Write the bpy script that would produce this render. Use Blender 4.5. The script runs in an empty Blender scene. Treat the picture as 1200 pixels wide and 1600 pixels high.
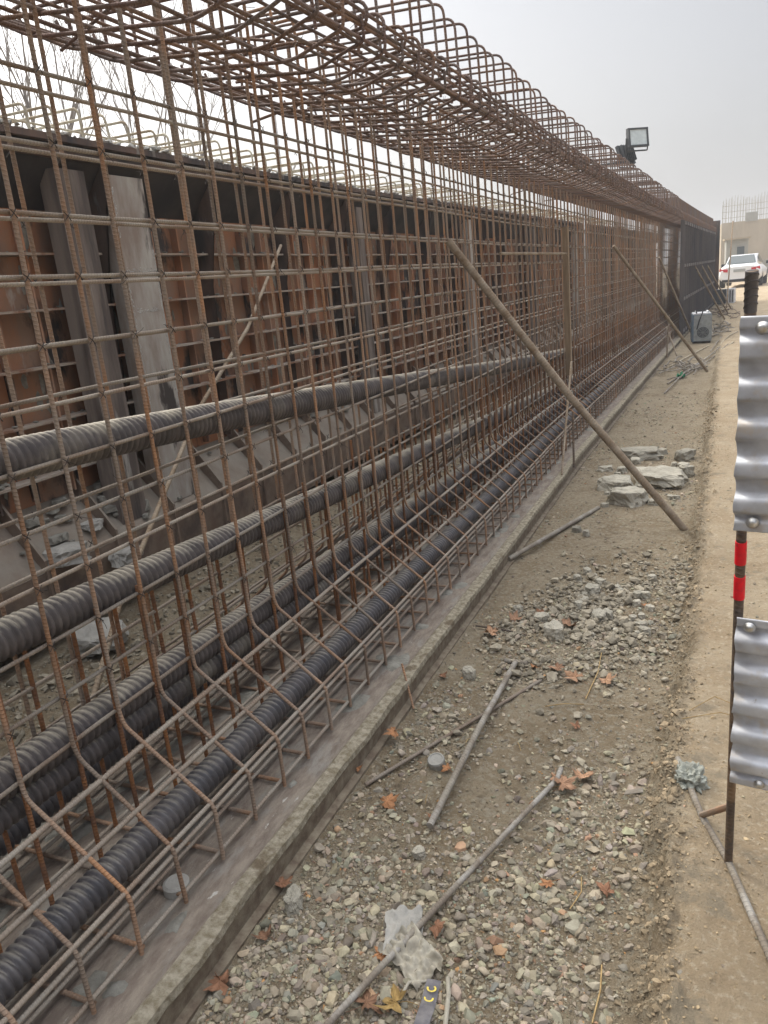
import bpy, math, random
import numpy as np
from mathutils import Vector, Matrix, noise as mnoise
random.seed(7)
rng = np.random.default_rng(11)
R = math.radians
scene = bpy.context.scene
col = scene.collection

# ------------------------------------------------------------------ camera
# x = across, y = along the girder, z = up; the camera stands at the origin, 1.6 m over the trench
cd = bpy.data.cameras.new('camera')
cam = bpy.data.objects.new('camera', cd)
col.objects.link(cam)
cd.sensor_fit = 'VERTICAL'
cd.sensor_height = 24.0
cd.lens = 24.0 * 1187.0 / 1600.0
cd.clip_start = 0.05
cd.clip_end = 3000
cam.matrix_world = Matrix(((0.91367455, -0.03079802, 0.40527805, 0),
                           (0.39588666, 0.29324938, -0.87021753, 0),
                           (-0.09204656, 0.95553979, 0.28012702, 0),
                           (0, 0, 0, 1)))
scene.camera = cam
scene.render.resolution_x = 768
scene.render.resolution_y = 1024

# ------------------------------------------------------------------ world and sun
SUN_EL, SUN_AZ = R(40), R(-62)      # azimuth measured from +y towards +x
sd = Vector((math.sin(SUN_AZ) * math.cos(SUN_EL), math.cos(SUN_AZ) * math.cos(SUN_EL), math.sin(SUN_EL)))
w = bpy.data.worlds.new('World')
scene.world = w
w.use_nodes = True
nt = w.node_tree
nt.nodes.clear()
wo = nt.nodes.new('ShaderNodeOutputWorld')
sky = nt.nodes.new('ShaderNodeTexSky')
sky.sky_type = 'NISHITA'
sky.sun_disc = False
sky.sun_elevation = SUN_EL
sky.sun_rotation = SUN_AZ
sky.dust_density = 6.0
sky.air_density = 1.0
hsv = nt.nodes.new('ShaderNodeHueSaturation')
hsv.inputs['Saturation'].default_value = 0.25
nt.links.new(sky.outputs[0], hsv.inputs['Color'])
b1 = nt.nodes.new('ShaderNodeBackground')
b1.inputs[1].default_value = 0.05
nt.links.new(hsv.outputs[0], b1.inputs[0])
# the overcast veil: pale grey, whiter round the sun
geo = nt.nodes.new('ShaderNodeTexCoord')
dot = nt.nodes.new('ShaderNodeVectorMath')
dot.operation = 'DOT_PRODUCT'
nt.links.new(geo.outputs['Generated'], dot.inputs[0])
dot.inputs[1].default_value = sd
vr = nt.nodes.new('ShaderNodeValToRGB')
nt.links.new(dot.outputs['Value'], vr.inputs[0])
e = vr.color_ramp.elements
e[0].position = 0.10; e[0].color = (0.25, 0.26, 0.29, 1)
e[1].position = 1.0; e[1].color = (0.72, 0.70, 0.66, 1)
for pos, c in ((0.45, (0.31, 0.315, 0.33, 1)), (0.75, (0.52, 0.515, 0.50, 1))):
    k = e.new(pos); k.color = c
sep = nt.nodes.new('ShaderNodeSeparateXYZ')
nt.links.new(geo.outputs['Generated'], sep.inputs[0])
hr = nt.nodes.new('ShaderNodeValToRGB')
nt.links.new(sep.outputs[2], hr.inputs[0])
hr.color_ramp.elements[0].position = 0.0
hr.color_ramp.elements[0].color = (0.435, 0.42, 0.39, 1)
hr.color_ramp.elements[1].position = 0.46
hr.color_ramp.elements[1].color = (0.14, 0.165, 0.23, 1)
# an overcast sky is brighter towards the zenith
k = hr.color_ramp.elements.new(0.95); k.color = (3.9, 3.9, 3.9, 1)
mul = nt.nodes.new('ShaderNodeMix'); mul.data_type = 'RGBA'; mul.blend_type = 'MULTIPLY'
mul.inputs[0].default_value = 1.0
nt.links.new(vr.outputs[0], mul.inputs[6]); nt.links.new(hr.outputs[0], mul.inputs[7])
b2 = nt.nodes.new('ShaderNodeBackground')
b2.inputs[1].default_value = 1.0
nt.links.new(mul.outputs[2], b2.inputs[0])
ad = nt.nodes.new('ShaderNodeAddShader')
nt.links.new(b1.outputs[0], ad.inputs[0]); nt.links.new(b2.outputs[0], ad.inputs[1])
nt.links.new(ad.outputs[0], wo.inputs[0])

sl = bpy.data.lights.new('sun', 'SUN')
sl.energy = 1.5
sl.angle = R(12)
sl.color = (1.0, 0.93, 0.82)
so = bpy.data.objects.new('sun', sl)
col.objects.link(so)
so.rotation_euler = (-sd).to_track_quat('-Z', 'Y').to_euler()

scene.view_settings.view_transform = 'Standard'
scene.view_settings.look = 'None'
scene.view_settings.gamma = 1
scene.view_settings.exposure = 1.06
try:
    scene.cycles.volume_bounces = 0
    scene.cycles.max_bounces = 6
except Exception:
    pass

# ------------------------------------------------------------------ materials
def mat(name, c1, c2=None, scale=5.0, rough=0.8, metal=0.0, c3=None, scale3=1.3, t3=(0.5, 0.6), c4=None, scale4=3.0, t4=(0.58, 0.66), bump=0.3,
        bscale=60.0, bdist=0.004, rib=0.0, ribfreq=95.0, twist=1.0, tint=0.0, dust=None, streak=1.0, coords='Object',
        detail=6.0, t2=(0.38, 0.62), perobj=0.0, ystreak=1.0):
    m = bpy.data.materials.new(name)
    m.use_nodes = True
    t = m.node_tree
    N, L = t.nodes, t.links
    bs = N['Principled BSDF']
    bs.inputs['Roughness'].default_value = rough
    bs.inputs['Metallic'].default_value = metal
    if 'Specular IOR Level' in bs.inputs:
        bs.inputs['Specular IOR Level'].default_value = 0.3
    tc = N.new('ShaderNodeTexCoord')
    mp = N.new('ShaderNodeMapping')
    mp.inputs['Scale'].default_value = (1, ystreak, streak)
    oi = N.new('ShaderNodeObjectInfo')
    off = N.new('ShaderNodeVectorMath'); off.operation = 'MULTIPLY_ADD'
    off.inputs[1].default_value = (1, 1, 1)
    rv = N.new('ShaderNodeCombineXYZ')
    mr = N.new('ShaderNodeMath'); mr.operation = 'MULTIPLY'; mr.inputs[1].default_value = 37.0
    L.new(oi.outputs['Random'], mr.inputs[0]); L.new(mr.outputs[0], rv.inputs[0]); L.new(mr.outputs[0], rv.inputs[2])
    L.new(tc.outputs[coords], off.inputs[0]); L.new(rv.outputs[0], off.inputs[2])
    L.new(off.outputs[0], mp.inputs[0])
    def rgb(c): return (c[0], c[1], c[2], 1)
    def ns(s, d=detail):
        n = N.new('ShaderNodeTexNoise')
        n.inputs['Scale'].default_value = s
        n.inputs['Detail'].default_value = d
        n.inputs['Roughness'].default_value = 0.62
        L.new(mp.outputs[0], n.inputs['Vector'])
        return n
    def ramp(src, a, b):
        r = N.new('ShaderNodeMapRange')
        r.inputs[1].default_value = a; r.inputs[2].default_value = b
        L.new(src, r.inputs[0])
        return r.outputs[0]
    def mix(f, a, b, bt='MIX'):
        x = N.new('ShaderNodeMix'); x.data_type = 'RGBA'; x.blend_type = bt
        if isinstance(f, float): x.inputs[0].default_value = f
        else: L.new(f, x.inputs[0])
        for s, v in ((6, a), (7, b)):
            if isinstance(v, tuple): x.inputs[s].default_value = rgb(v)
            else: L.new(v, x.inputs[s])
        return x.outputs[2]
    cur = tuple(c1)
    if c2 is not None:
        n = ns(scale)
        cur = mix(ramp(n.outputs['Fac'], *t2), tuple(c1), tuple(c2))
    if c3 is not None:
        n = ns(scale3)
        cur = mix(ramp(n.outputs['Fac'], *t3), cur, tuple(c3))
    if c4 is not None:
        n = ns(scale4, 10)
        cur = mix(ramp(n.outputs['Fac'], *t4), cur, tuple(c4))
    if tint:
        at = N.new('ShaderNodeAttribute'); at.attribute_name = 'tint'
        cur = mix(float(tint), cur, at.outputs['Color'], 'MULTIPLY')
    if perobj:
        v = N.new('ShaderNodeMapRange')
        v.inputs[3].default_value = 1 - perobj; v.inputs[4].default_value = 1 + perobj
        L.new(oi.outputs['Random'], v.inputs[0])
        cc = N.new('ShaderNodeCombineColor')
        for i in range(3): L.new(v.outputs[0], cc.inputs[i])
        cur = mix(1.0, cur, cc.outputs[0], 'MULTIPLY')
    if dust is not None:
        g = N.new('ShaderNodeNewGeometry')
        sz = N.new('ShaderNodeSeparateXYZ'); L.new(g.outputs['Normal'], sz.inputs[0])
        n = ns(dust[3])
        a2 = N.new('ShaderNodeMath'); a2.operation = 'MULTIPLY_ADD'; a2.inputs[1].default_value = 1.2
        a2.inputs[2].default_value = -0.6
        L.new(n.outputs['Fac'], a2.inputs[0])
        a1 = N.new('ShaderNodeMath'); a1.operation = 'ADD'
        L.new(sz.outputs[2], a1.inputs[0]); L.new(a2.outputs[0], a1.inputs[1])
        cur = mix(ramp(a1.outputs[0], dust[1], dust[2]), cur, tuple(dust[0]))
    if isinstance(cur, tuple): bs.inputs['Base Color'].default_value = rgb(cur)
    else: L.new(cur, bs.inputs['Base Color'])
    last = None
    if rib:
        uv = N.new('ShaderNodeUVMap')
        su = N.new('ShaderNodeSeparateXYZ'); L.new(uv.outputs[0], su.inputs[0])
        a = N.new('ShaderNodeMath'); a.operation = 'MULTIPLY'; a.inputs[1].default_value = ribfreq * math.tau
        b = N.new('ShaderNodeMath'); b.operation = 'MULTIPLY_ADD'; b.inputs[1].default_value = math.tau * twist
        L.new(su.outputs[1], a.inputs[0]); L.new(su.outputs[0], b.inputs[0]); L.new(a.outputs[0], b.inputs[2])
        s = N.new('ShaderNodeMath'); s.operation = 'SINE'; L.new(b.outputs[0], s.inputs[0])
        s2 = N.new('ShaderNodeMath'); s2.operation = 'MAXIMUM'; s2.inputs[1].default_value = 0.0
        L.new(s.outputs[0], s2.inputs[0])
        bp = N.new('ShaderNodeBump'); bp.inputs['Strength'].default_value = rib
        bp.inputs['Distance'].default_value = 0.0016
        L.new(s2.outputs[0], bp.inputs['Height']); last = bp
    if bump:
        n = ns(bscale, 8.0)
        bp = N.new('ShaderNodeBump'); bp.inputs['Strength'].default_value = bump
        bp.inputs['Distance'].default_value = bdist
        L.new(n.outputs['Fac'], bp.inputs['Height'])
        if last: L.new(last.outputs[0], bp.inputs['Normal'])
        last = bp
    if last: L.new(last.outputs[0], bs.inputs['Normal'])
    return m

M = {}
M['rust_bar'] = mat('rusty_rebar', (0.33, 0.175, 0.09), (0.225, 0.16, 0.115), 6, 0.85, c3=(0.235, 0.19, 0.15), scale3=2.2,
                    t3=(0.42, 0.62), rib=0.9, twist=1, bump=0.25, bscale=220, bdist=0.001, perobj=0.25)
M['lap_bar'] = mat('orange_rusty_rebar', (0.28, 0.125, 0.05), (0.17, 0.09, 0.055), 14, 0.9, rib=0.9, bump=0.25, bscale=220,
                   bdist=0.001, perobj=0.2)
M['long_bar'] = mat('grey_brown_rebar', (0.29, 0.255, 0.21), (0.21, 0.155, 0.115), 5, 0.8, c3=(0.26, 0.235, 0.20), scale3=1.7,
                    t3=(0.5, 0.65), rib=0.8, bump=0.2, bscale=220, bdist=0.001, perobj=0.18)
M['flange_bar'] = mat('backlit_dark_rebar', (0.155, 0.095, 0.075), (0.17, 0.135, 0.115), 5, 0.8, c3=(0.19, 0.115, 0.075), scale3=2.0,
                      rib=0.8, bump=0.2, bscale=220, bdist=0.001, perobj=0.2)  # brown rebar, darkened in its colour to give the top flange a backlit look
M['pale_bar'] = mat('cement_splashed_rebar', (0.42, 0.39, 0.31), (0.27, 0.21, 0.14), 9, 0.9, perobj=0.15)
M['dust_bar'] = mat('dusty_rebar', (0.25, 0.225, 0.185), (0.17, 0.14, 0.11), 9, 0.85, rib=0.9, ribfreq=70, bump=0.2, bscale=200,
                    bdist=0.001, c3=(0.30, 0.28, 0.25), scale3=8)
M['prop_bar'] = mat('dusty_prop', (0.30, 0.25, 0.19), (0.20, 0.145, 0.095), 12, 0.9, rib=0.9, ribfreq=60, bump=0.3, bscale=150,
                    bdist=0.002)
M['timber'] = mat('weathered_timber', (0.27, 0.20, 0.13), (0.19, 0.135, 0.085), 30, 0.9, streak=0.1, bump=0.4, bscale=90)
M['wire'] = mat('tie_wire', (0.05, 0.04, 0.035), rough=0.6, bump=0)
M['duct'] = mat('dark_corrugated_duct', (0.075, 0.066, 0.064), (0.115, 0.10, 0.096), 14, 0.62, metal=0.1,
                dust=((0.36, 0.325, 0.26), 0.52, 1.0, 12.0), bump=0.15, bscale=160, bdist=0.001, c3=(0.20, 0.18, 0.15), scale3=4,
                t3=(0.54, 0.7))
M['duct_clean'] = mat('blue_grey_corrugated_duct', (0.085, 0.082, 0.088), (0.13, 0.12, 0.12), 14, 0.5, metal=0.2,
                      dust=((0.30, 0.275, 0.23), 0.65, 1.25, 9.0), bump=0.12, bscale=160, bdist=0.001)
M['plate'] = mat('soffit_plate', (0.165, 0.13, 0.105), (0.26, 0.22, 0.175), 34, 0.88, c3=(0.25, 0.23, 0.20), scale3=16,
                 t3=(0.52, 0.66), bump=0.9, bscale=90, bdist=0.006, detail=12, ystreak=0.35, c4=(0.42, 0.40, 0.36), scale4=48, t4=(0.66, 0.71))
M['lip'] = mat('crusted_steel_lip', (0.18, 0.15, 0.10), (0.33, 0.295, 0.225), 40, 0.95, c3=(0.13, 0.10, 0.065), scale3=9,
               t3=(0.56, 0.66), detail=10, bump=0.8, bscale=110, bdist=0.006)
M['lower_steel'] = mat('brown_channel_steel', (0.12, 0.088, 0.062), (0.21, 0.175, 0.125), 26, 0.8, bump=0.4, bscale=70)
M['crust'] = mat('dried_cement_crust', (0.26, 0.25, 0.215), (0.17, 0.16, 0.135), 22, 0.95, bump=0.8, bscale=80, bdist=0.006)
M['form'] = mat('rusty_form_steel', (0.42, 0.19, 0.095), (0.29, 0.19, 0.135), 4.5, 0.85, c3=(0.06, 0.052, 0.05), scale3=3.2,
                t3=(0.53, 0.60), c4=(0.42, 0.38, 0.33), scale4=5, t4=(0.60, 0.68), bump=0.25, bscale=30, streak=0.45, perobj=0.25)
M['form_dark'] = mat('sooty_form_steel', (0.04, 0.037, 0.038), (0.13, 0.085, 0.065), 3.5, 0.7, streak=0.3, bump=0.2, bscale=30,
                     c3=(0.20, 0.18, 0.16), scale3=6, t3=(0.60, 0.68))
M['soffit_dark'] = mat('black_underside', (0.022, 0.021, 0.023), (0.05, 0.042, 0.04), 3, 0.8, bump=0.3, bscale=30)  # near-black tone for the sloping underside of the form's top flange
M['form_grey'] = mat('cement_smeared_channel', (0.25, 0.20, 0.165), (0.42, 0.40, 0.36), 6, 0.85, c3=(0.06, 0.05, 0.045), scale3=4,
                     t3=(0.56, 0.62), streak=0.3, bump=0.4, bscale=40)
M['form_brown'] = mat('brown_grey_stained_steel', (0.10, 0.08, 0.07), (0.24, 0.20, 0.17), 9, 0.85, streak=0.12, bump=0.3, bscale=40,
                      c3=(0.04, 0.037, 0.037), scale3=5, t3=(0.54, 0.62), c4=(0.34, 0.32, 0.29), scale4=8, t4=(0.62, 0.68))
M['form_shelf'] = mat('dusty_shelf_steel', (0.30, 0.235, 0.18), (0.40, 0.36, 0.31), 8, 0.9, bump=0.5, bscale=60, c3=(0.22, 0.12, 0.075), scale3=4)
M['form_dust'] = mat('dust_covered_form', (0.22, 0.17, 0.13), (0.17, 0.12, 0.09), 9, 0.95, c3=(0.11, 0.085, 0.07), scale3=4, t3=(0.53, 0.65), dust=((0.26, 0.235, 0.195), 0.3, 0.9, 6.0),
                     bump=0.5, bscale=50)
M['efflo'] = mat('white_cement_run', (0.50, 0.49, 0.46), (0.34, 0.33, 0.31), 20, 0.95, bump=0.6, bscale=90)
M['concrete'] = mat('raw_concrete', (0.36, 0.345, 0.31), (0.27, 0.26, 0.235), 6, 0.95, bump=0.6, bscale=60, bdist=0.006)
M['rock'] = mat('concrete_rubble', (0.38, 0.35, 0.285), (0.28, 0.26, 0.21), 12, 0.95, bump=0.9, bscale=70, bdist=0.01, perobj=0.15)
M['pebble'] = mat('pebble', (0.41, 0.365, 0.28), (0.32, 0.28, 0.21), 40, 0.9, tint=1.0, bump=0.5, bscale=150, bdist=0.002)
M['earth_crumb'] = mat('earth_crumb', (0.25, 0.205, 0.14), (0.19, 0.155, 0.105), 60, 0.95, tint=1.0, bump=0.5, bscale=150, bdist=0.002)
M['galv'] = mat('galvanized_sheet', (0.66, 0.68, 0.72), (0.52, 0.53, 0.56), 16, 0.45, metal=0.4, streak=1.0, bump=0.12, bscale=25, bdist=0.003,
                c3=(0.55, 0.49, 0.42), scale3=14, t3=(0.55, 0.70), c4=(0.34, 0.27, 0.20), scale4=30, t4=(0.64, 0.70))
M['bolt'] = mat('bright_bolt', (0.62, 0.62, 0.60), (0.42, 0.40, 0.36), 60, 0.35, metal=0.8, bump=0.1)
M['post'] = mat('dark_post_rebar', (0.075, 0.06, 0.052), (0.14, 0.095, 0.06), 14, 0.6, rib=1.0, ribfreq=75, bump=0.3, bscale=150,
                bdist=0.001, c3=(0.20, 0.13, 0.075), scale3=9, t3=(0.5, 0.62))
M['head'] = mat('dark_threaded_steel', (0.085, 0.08, 0.08), (0.13, 0.12, 0.115), 30, 0.4, metal=0.5, bump=0.2, bscale=120)
M['tape'] = mat('red_tape', (0.78, 0.008, 0.02), (0.60, 0.012, 0.02), 45, 0.5, c3=(0.40, 0.03, 0.03), scale3=70, t3=(0.60, 0.68), bump=0.5, bscale=70, bdist=0.002)
M['leaf'] = mat('dry_leaf', (0.40, 0.26, 0.17), (0.30, 0.19, 0.12), 60, 0.8, tint=1.0, bump=0.3, bscale=150, bdist=0.002)
M['straw'] = mat('dry_straw', (0.42, 0.30, 0.14), (0.30, 0.20, 0.09), 50, 0.85, bump=0)
M['paper'] = mat('dirty_paper', (0.40, 0.37, 0.30), (0.29, 0.26, 0.205), 14, 0.85, bump=0.3, bscale=60)
M['plastic'] = mat('grey_green_plastic', (0.30, 0.31, 0.27), (0.19, 0.195, 0.165), 25, 0.6, bump=0.5, bscale=90)
M['strip'] = mat('dark_strap', (0.105, 0.10, 0.11), (0.17, 0.16, 0.16), 30, 0.7, bump=0.2, bscale=100)
M['yellow'] = mat('yellow_print', (0.72, 0.56, 0.08), (0.55, 0.43, 0.10), 80, 0.7, bump=0)
M['blue_steel'] = mat('blue_painted_steel', (0.10, 0.16, 0.23), (0.14, 0.17, 0.20), 10, 0.55, bump=0.1)
M['cream_steel'] = mat('grey_cream_painted_steel', (0.30, 0.32, 0.31), (0.23, 0.24, 0.235), 14, 0.55, bump=0.1)
M['black'] = mat('black_plastic', (0.025, 0.025, 0.028), rough=0.5, bump=0.1)
M['white_steel'] = mat('white_painted_steel', (0.66, 0.68, 0.70), (0.5, 0.5, 0.5), 10, 0.5, bump=0.05)
M['green'] = mat('green_plastic', (0.03, 0.22, 0.11), rough=0.5, bump=0.1)
M['teal'] = mat('teal_sheet_roof', (0.09, 0.27, 0.25), (0.12, 0.22, 0.21), 3, 0.6, bump=0.1)
M['car'] = mat('white_car_paint', (0.80, 0.80, 0.80), rough=0.25, bump=0)
M['glass'] = mat('dark_car_glass', (0.05, 0.065, 0.07), rough=0.06, bump=0)
M['red_lamp'] = mat('red_tail_lamp', (0.50, 0.02, 0.03), rough=0.2, bump=0)
M['tyre'] = mat('tyre_rubber', (0.03, 0.03, 0.03), rough=0.85, bump=0.1)
M['plate_white'] = mat('number_plate', (0.36, 0.37, 0.36), rough=0.4, bump=0)
M['lamp_face'] = mat('flood_lamp_glass', (0.62, 0.68, 0.68), (0.52, 0.58, 0.58), 12, 0.25, bump=0)
M['lamp_body'] = mat('lamp_housing', (0.06, 0.065, 0.07), rough=0.5, bump=0.05)
M['wall_tan'] = mat('tan_render_wall', (0.33, 0.27, 0.185), (0.40, 0.335, 0.24), 0.8, 0.95, streak=0.3, bump=0.1)
M['wall_pale'] = mat('pale_concrete_wall', (0.34, 0.335, 0.30), (0.27, 0.265, 0.235), 0.8, 0.95, bump=0.1)
M['bark'] = mat('grey_bark', (0.30, 0.27, 0.24), (0.22, 0.19, 0.17), 8, 0.95, bump=0.3)
M['mesh_dark'] = mat('dark_form_panel', (0.085, 0.08, 0.085), (0.125, 0.11, 0.105), 2.2, 0.7, streak=0.4, bump=0.2, bscale=25)

# ------------------------------------------------------------------ mesh builder
class MB:
    def __init__(s):
        s.v, s.uv, s.t, s.q, s.tr, s.qs, s.ts, s.n = [], [], [], [], [], [], [], 0
    def add(s, v, q=None, tr=None, uv=None, tint=None, smooth=False):
        v = np.asarray(v, float).reshape(-1, 3)
        s.v.append(v)
        s.uv.append(np.zeros((len(v), 2)) if uv is None else np.asarray(uv, float))
        tt = np.ones((len(v), 3)) if tint is None else np.broadcast_to(np.asarray(tint, float), (len(v), 3))
        s.t.append(tt)
        if q is not None and len(q):
            q = np.asarray(q, int).reshape(-1, 4); s.q.append(q + s.n); s.qs.append(np.full(len(q), smooth))
        if tr is not None and len(tr):
            tr = np.asarray(tr, int).reshape(-1, 3); s.tr.append(tr + s.n); s.ts.append(np.full(len(tr), smooth))
        s.n += len(v)
        return s
    def tube(s, pts, r, n=8, tint=None, caps=True):
        P = np.asarray(pts, float)
        k = len(P)
        r = np.broadcast_to(np.asarray(r, float), (k,))
        T = np.gradient(P, axis=0)
        T /= np.maximum(np.linalg.norm(T, axis=1), 1e-9)[:, None]
        ref = np.array([0, 1, 0]) if abs(T[:, 1]).max() < 0.8 else (np.array([1, 0, 0]) if abs(T[:, 0]).max() < 0.9 else np.array([0.3, 0.2, 0.93]))
        A = np.cross(T, ref); A /= np.maximum(np.linalg.norm(A, axis=1), 1e-9)[:, None]
        B = np.cross(T, A)
        th = np.linspace(0, math.tau, n + 1)
        ring = A[:, None, :] * np.cos(th)[None, :, None] + B[:, None, :] * np.sin(th)[None, :, None]
        V = P[:, None, :] + ring * r[:, None, None]
        L = np.concatenate([[0], np.cumsum(np.linalg.norm(np.diff(P, axis=0), axis=1))])
        uv = np.stack([np.broadcast_to(th / math.tau, (k, n + 1)), np.broadcast_to(L[:, None], (k, n + 1))], -1)
        i = np.arange(k - 1)[:, None] * (n + 1) + np.arange(n)[None, :]
        q = np.stack([i, i + 1, i + n + 2, i + n + 1], -1).reshape(-1, 4)
        s.add(V.reshape(-1, 3), q, uv=uv.reshape(-1, 2), tint=tint, smooth=True)
        if caps:
            for e0, c in ((0, P[0]), (k - 1, P[-1])):
                rv = V[e0][:n]
                vv = np.vstack([rv, c])
                j = np.arange(n)
                f = np.stack([j, (j + 1) % n, np.full(n, n)], -1)
                if e0 == 0: f = f[:, ::-1]
                s.add(vv, tr=f, tint=tint)
        return s
    def box(s, c, d, rot=None, tint=None):
        c = np.array(c, float); h = np.array(d, float) / 2
        v = np.array([[x, y, z] for x in (-1, 1) for y in (-1, 1) for z in (-1, 1)]) * h
        if rot is not None: v = v @ np.array(rot).T
        q = [(0, 1, 3, 2), (4, 6, 7, 5), (0, 4, 5, 1), (2, 3, 7, 6), (0, 2, 6, 4), (1, 5, 7, 3)]
        return s.add(v + c, q, tint=tint)
    def prism(s, prof, ys, xs=None, closed=True, smooth=False):
        """profile [(x, z)...] swept along the list of y stations, shifted in x by xs"""
        P = np.asarray(prof, float); k = len(P); m = len(ys)
        xs = np.zeros(m) if xs is None else np.asarray(xs)
        V = np.zeros((m, k, 3))
        V[..., 0] = P[None, :, 0] + xs[:, None]; V[..., 1] = np.asarray(ys)[:, None]; V[..., 2] = P[None, :, 1]
        q = []
        for a in range(m - 1):
            for b in range(k if closed else k - 1):
                b2 = (b + 1) % k
                q.append((a * k + b, a * k + b2, (a + 1) * k + b2, (a + 1) * k + b))
        s.add(V.reshape(-1, 3), q, smooth=smooth)
        if closed:
            for a in (0, m - 1):
                c = V[a].mean(0)
                f = [(j, (j + 1) % k, k) for j in range(k)]
                s.add(np.vstack([V[a], c]), tr=f)
        return s
    def build(s, name, m, parent=None, loc=None, kind=None, label=None):
        me = bpy.data.meshes.new(name)
        V = np.concatenate(s.v); UV = np.concatenate(s.uv); TT = np.concatenate(s.t)
        q = np.concatenate(s.q) if s.q else np.zeros((0, 4), int)
        tr = np.concatenate(s.tr) if s.tr else np.zeros((0, 3), int)
        loops = np.concatenate([q.ravel(), tr.ravel()]).astype(np.int32)
        me.vertices.add(len(V)); me.vertices.foreach_set('co', V.ravel())
        me.loops.add(len(loops)); me.loops.foreach_set('vertex_index', loops)
        np_ = len(q) + len(tr)
        me.polygons.add(np_)
        st = np.concatenate([np.arange(len(q)) * 4, len(q) * 4 + np.arange(len(tr)) * 3]).astype(np.int32)
        tot = np.concatenate([np.full(len(q), 4), np.full(len(tr), 3)]).astype(np.int32)
        me.polygons.foreach_set('loop_start', st)
        me.polygons.foreach_set('loop_total', tot)
        sm = np.concatenate((s.qs if s.qs else []) + (s.ts if s.ts else []))
        me.polygons.foreach_set('use_smooth', sm.astype(bool))
        ul = me.uv_layers.new(name='UVMap')
        ul.data.foreach_set('uv', UV[loops].ravel())
        ca = me.color_attributes.new('tint', 'FLOAT_COLOR', 'POINT')
        ca.data.foreach_set('color', np.hstack([TT, np.ones((len(TT), 1))]).ravel())
        me.update(calc_edges=True)
        me.validate()
        me.materials.append(m)
        o = bpy.data.objects.new(name, me)
        col.objects.link(o)
        if parent: o.parent = parent
        if loc is not None: o.location = loc
        if kind: o['kind'] = kind
        if label: o['label'] = label
        return o

def thing(name, label, cat, loc=(0, 0, 0), rz=0.0, group=None):
    o = bpy.data.objects.new(name, None)
    o.empty_display_size = 0.1
    col.objects.link(o)
    o.location = loc; o.rotation_euler = (0, 0, rz)
    o['label'] = label; o['category'] = cat
    if group: o['group'] = group
    return o
def tag(o, label, cat, group=None):
    o['label'] = label; o['category'] = cat
    if group: o['group'] = group
    return o

def fillet(pts, rad, n=4, closed=False):
    """round the corners of a polyline"""
    P = [np.array(p, float) for p in pts]
    out = []
    k = len(P)
    for i in range(k):
        if not closed and i in (0, k - 1):
            out.append(P[i]); continue
        a, b, c = P[i - 1], P[i], P[(i + 1) % k]
        u = a - b; v = c - b
        lu, lv = np.linalg.norm(u), np.linalg.norm(v)
        d = min(rad, lu * 0.45, lv * 0.45)
        p0 = b + u / lu * d; p2 = b + v / lv * d
        for t in np.linspace(0, 1, n):
            out.append((1 - t) ** 2 * p0 + 2 * t * (1 - t) * b + t * t * p2)
    if closed: out.append(out[0])
    return out
def densify(pts, step):
    out = [np.array(pts[0], float)]
    for a, b in zip(pts[:-1], pts[1:]):
        a, b = np.array(a, float), np.array(b, float)
        n = max(1, int(np.linalg.norm(b - a) / step))
        for i in range(1, n + 1): out.append(a + (b - a) * i / n)
    return out

def S(y):
    """sideways sweep of the casting bed at distance y"""
    d = np.maximum(0, np.asarray(y, float) - 6.5)
    return 0.02 * d + 0.0006 * d * d

def vnoise(x, y, f, seed=0.0):
    """cheap smooth value noise on numpy arrays"""
    x = np.asarray(x, float) * f + seed * 17.3; y = np.asarray(y, float) * f + seed * 9.1
    xi, yi = np.floor(x), np.floor(y)
    fx, fy = x - xi, y - yi
    fx = fx * fx * (3 - 2 * fx); fy = fy * fy * (3 - 2 * fy)
    def h(a, b):
        v = np.sin(a * 127.1 + b * 311.7 + seed * 74.7) * 43758.5453
        return v - np.floor(v)
    return ((h(xi, yi) * (1 - fx) + h(xi + 1, yi) * fx) * (1 - fy) + (h(xi, yi + 1) * (1 - fx) + h(xi + 1, yi + 1) * fx) * fy) * 2 - 1

def gz(x, y):
    """ground height: a shallow trench beside the bed, a sandy bank to the right"""
    x = np.asarray(x, float); y = np.asarray(y, float)
    edge = -0.10 + 0.035 * vnoise(x * 0, y, 2.2, 3) + 0.015 * vnoise(x * 0, y, 9, 5)
    t = np.clip((x - edge + 0.06 + 0.02 * vnoise(x, y, 18, 15)) / 0.055, 0, 1) * 0.72 + np.clip((x - edge + 0.16) / 0.22, 0, 1) * 0.28
    near = np.clip((22 - y) / 12, 0, 1)
    lo = -1.605 + 0.012 * vnoise(x, y, 2.5, 1) + 0.006 * vnoise(x, y, 9, 2) + 0.005 * vnoise(x, y, 26, 4) + 0.003 * vnoise(x, y, 60, 19)
    hi = -1.505 + 0.010 * vnoise(x, y, 1.4, 6) + 0.008 * vnoise(x, y, 11, 7) + 0.006 * np.abs(vnoise(x, y, 27, 17)) + 0.0018 * vnoise(x, y, 75, 18)
    lo = lo * near + (-1.53) * (1 - near)
    z = lo * (1 - t) + hi * t
    z = z + 0.024 * np.exp(-((x - edge + 0.01) / 0.06) ** 2) * (vnoise(x, y, 24, 8) + 0.4 * vnoise(x, y, 60, 12))
    rise = np.clip((y - 22) / 12, 0, 1)
    z = z + 0.17 * rise * rise * (3 - 2 * rise)
    # the ground left of the bed
    l = np.clip((-1.1 + S(y) - x) / 0.05, 0, 1)
    z = z * (1 - l) + (-1.585 + 0.012 * vnoise(x, y, 6, 9)) * l
    return z
def gzf(x, y): return float(gz(np.array([x]), np.array([y]))[0])

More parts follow.
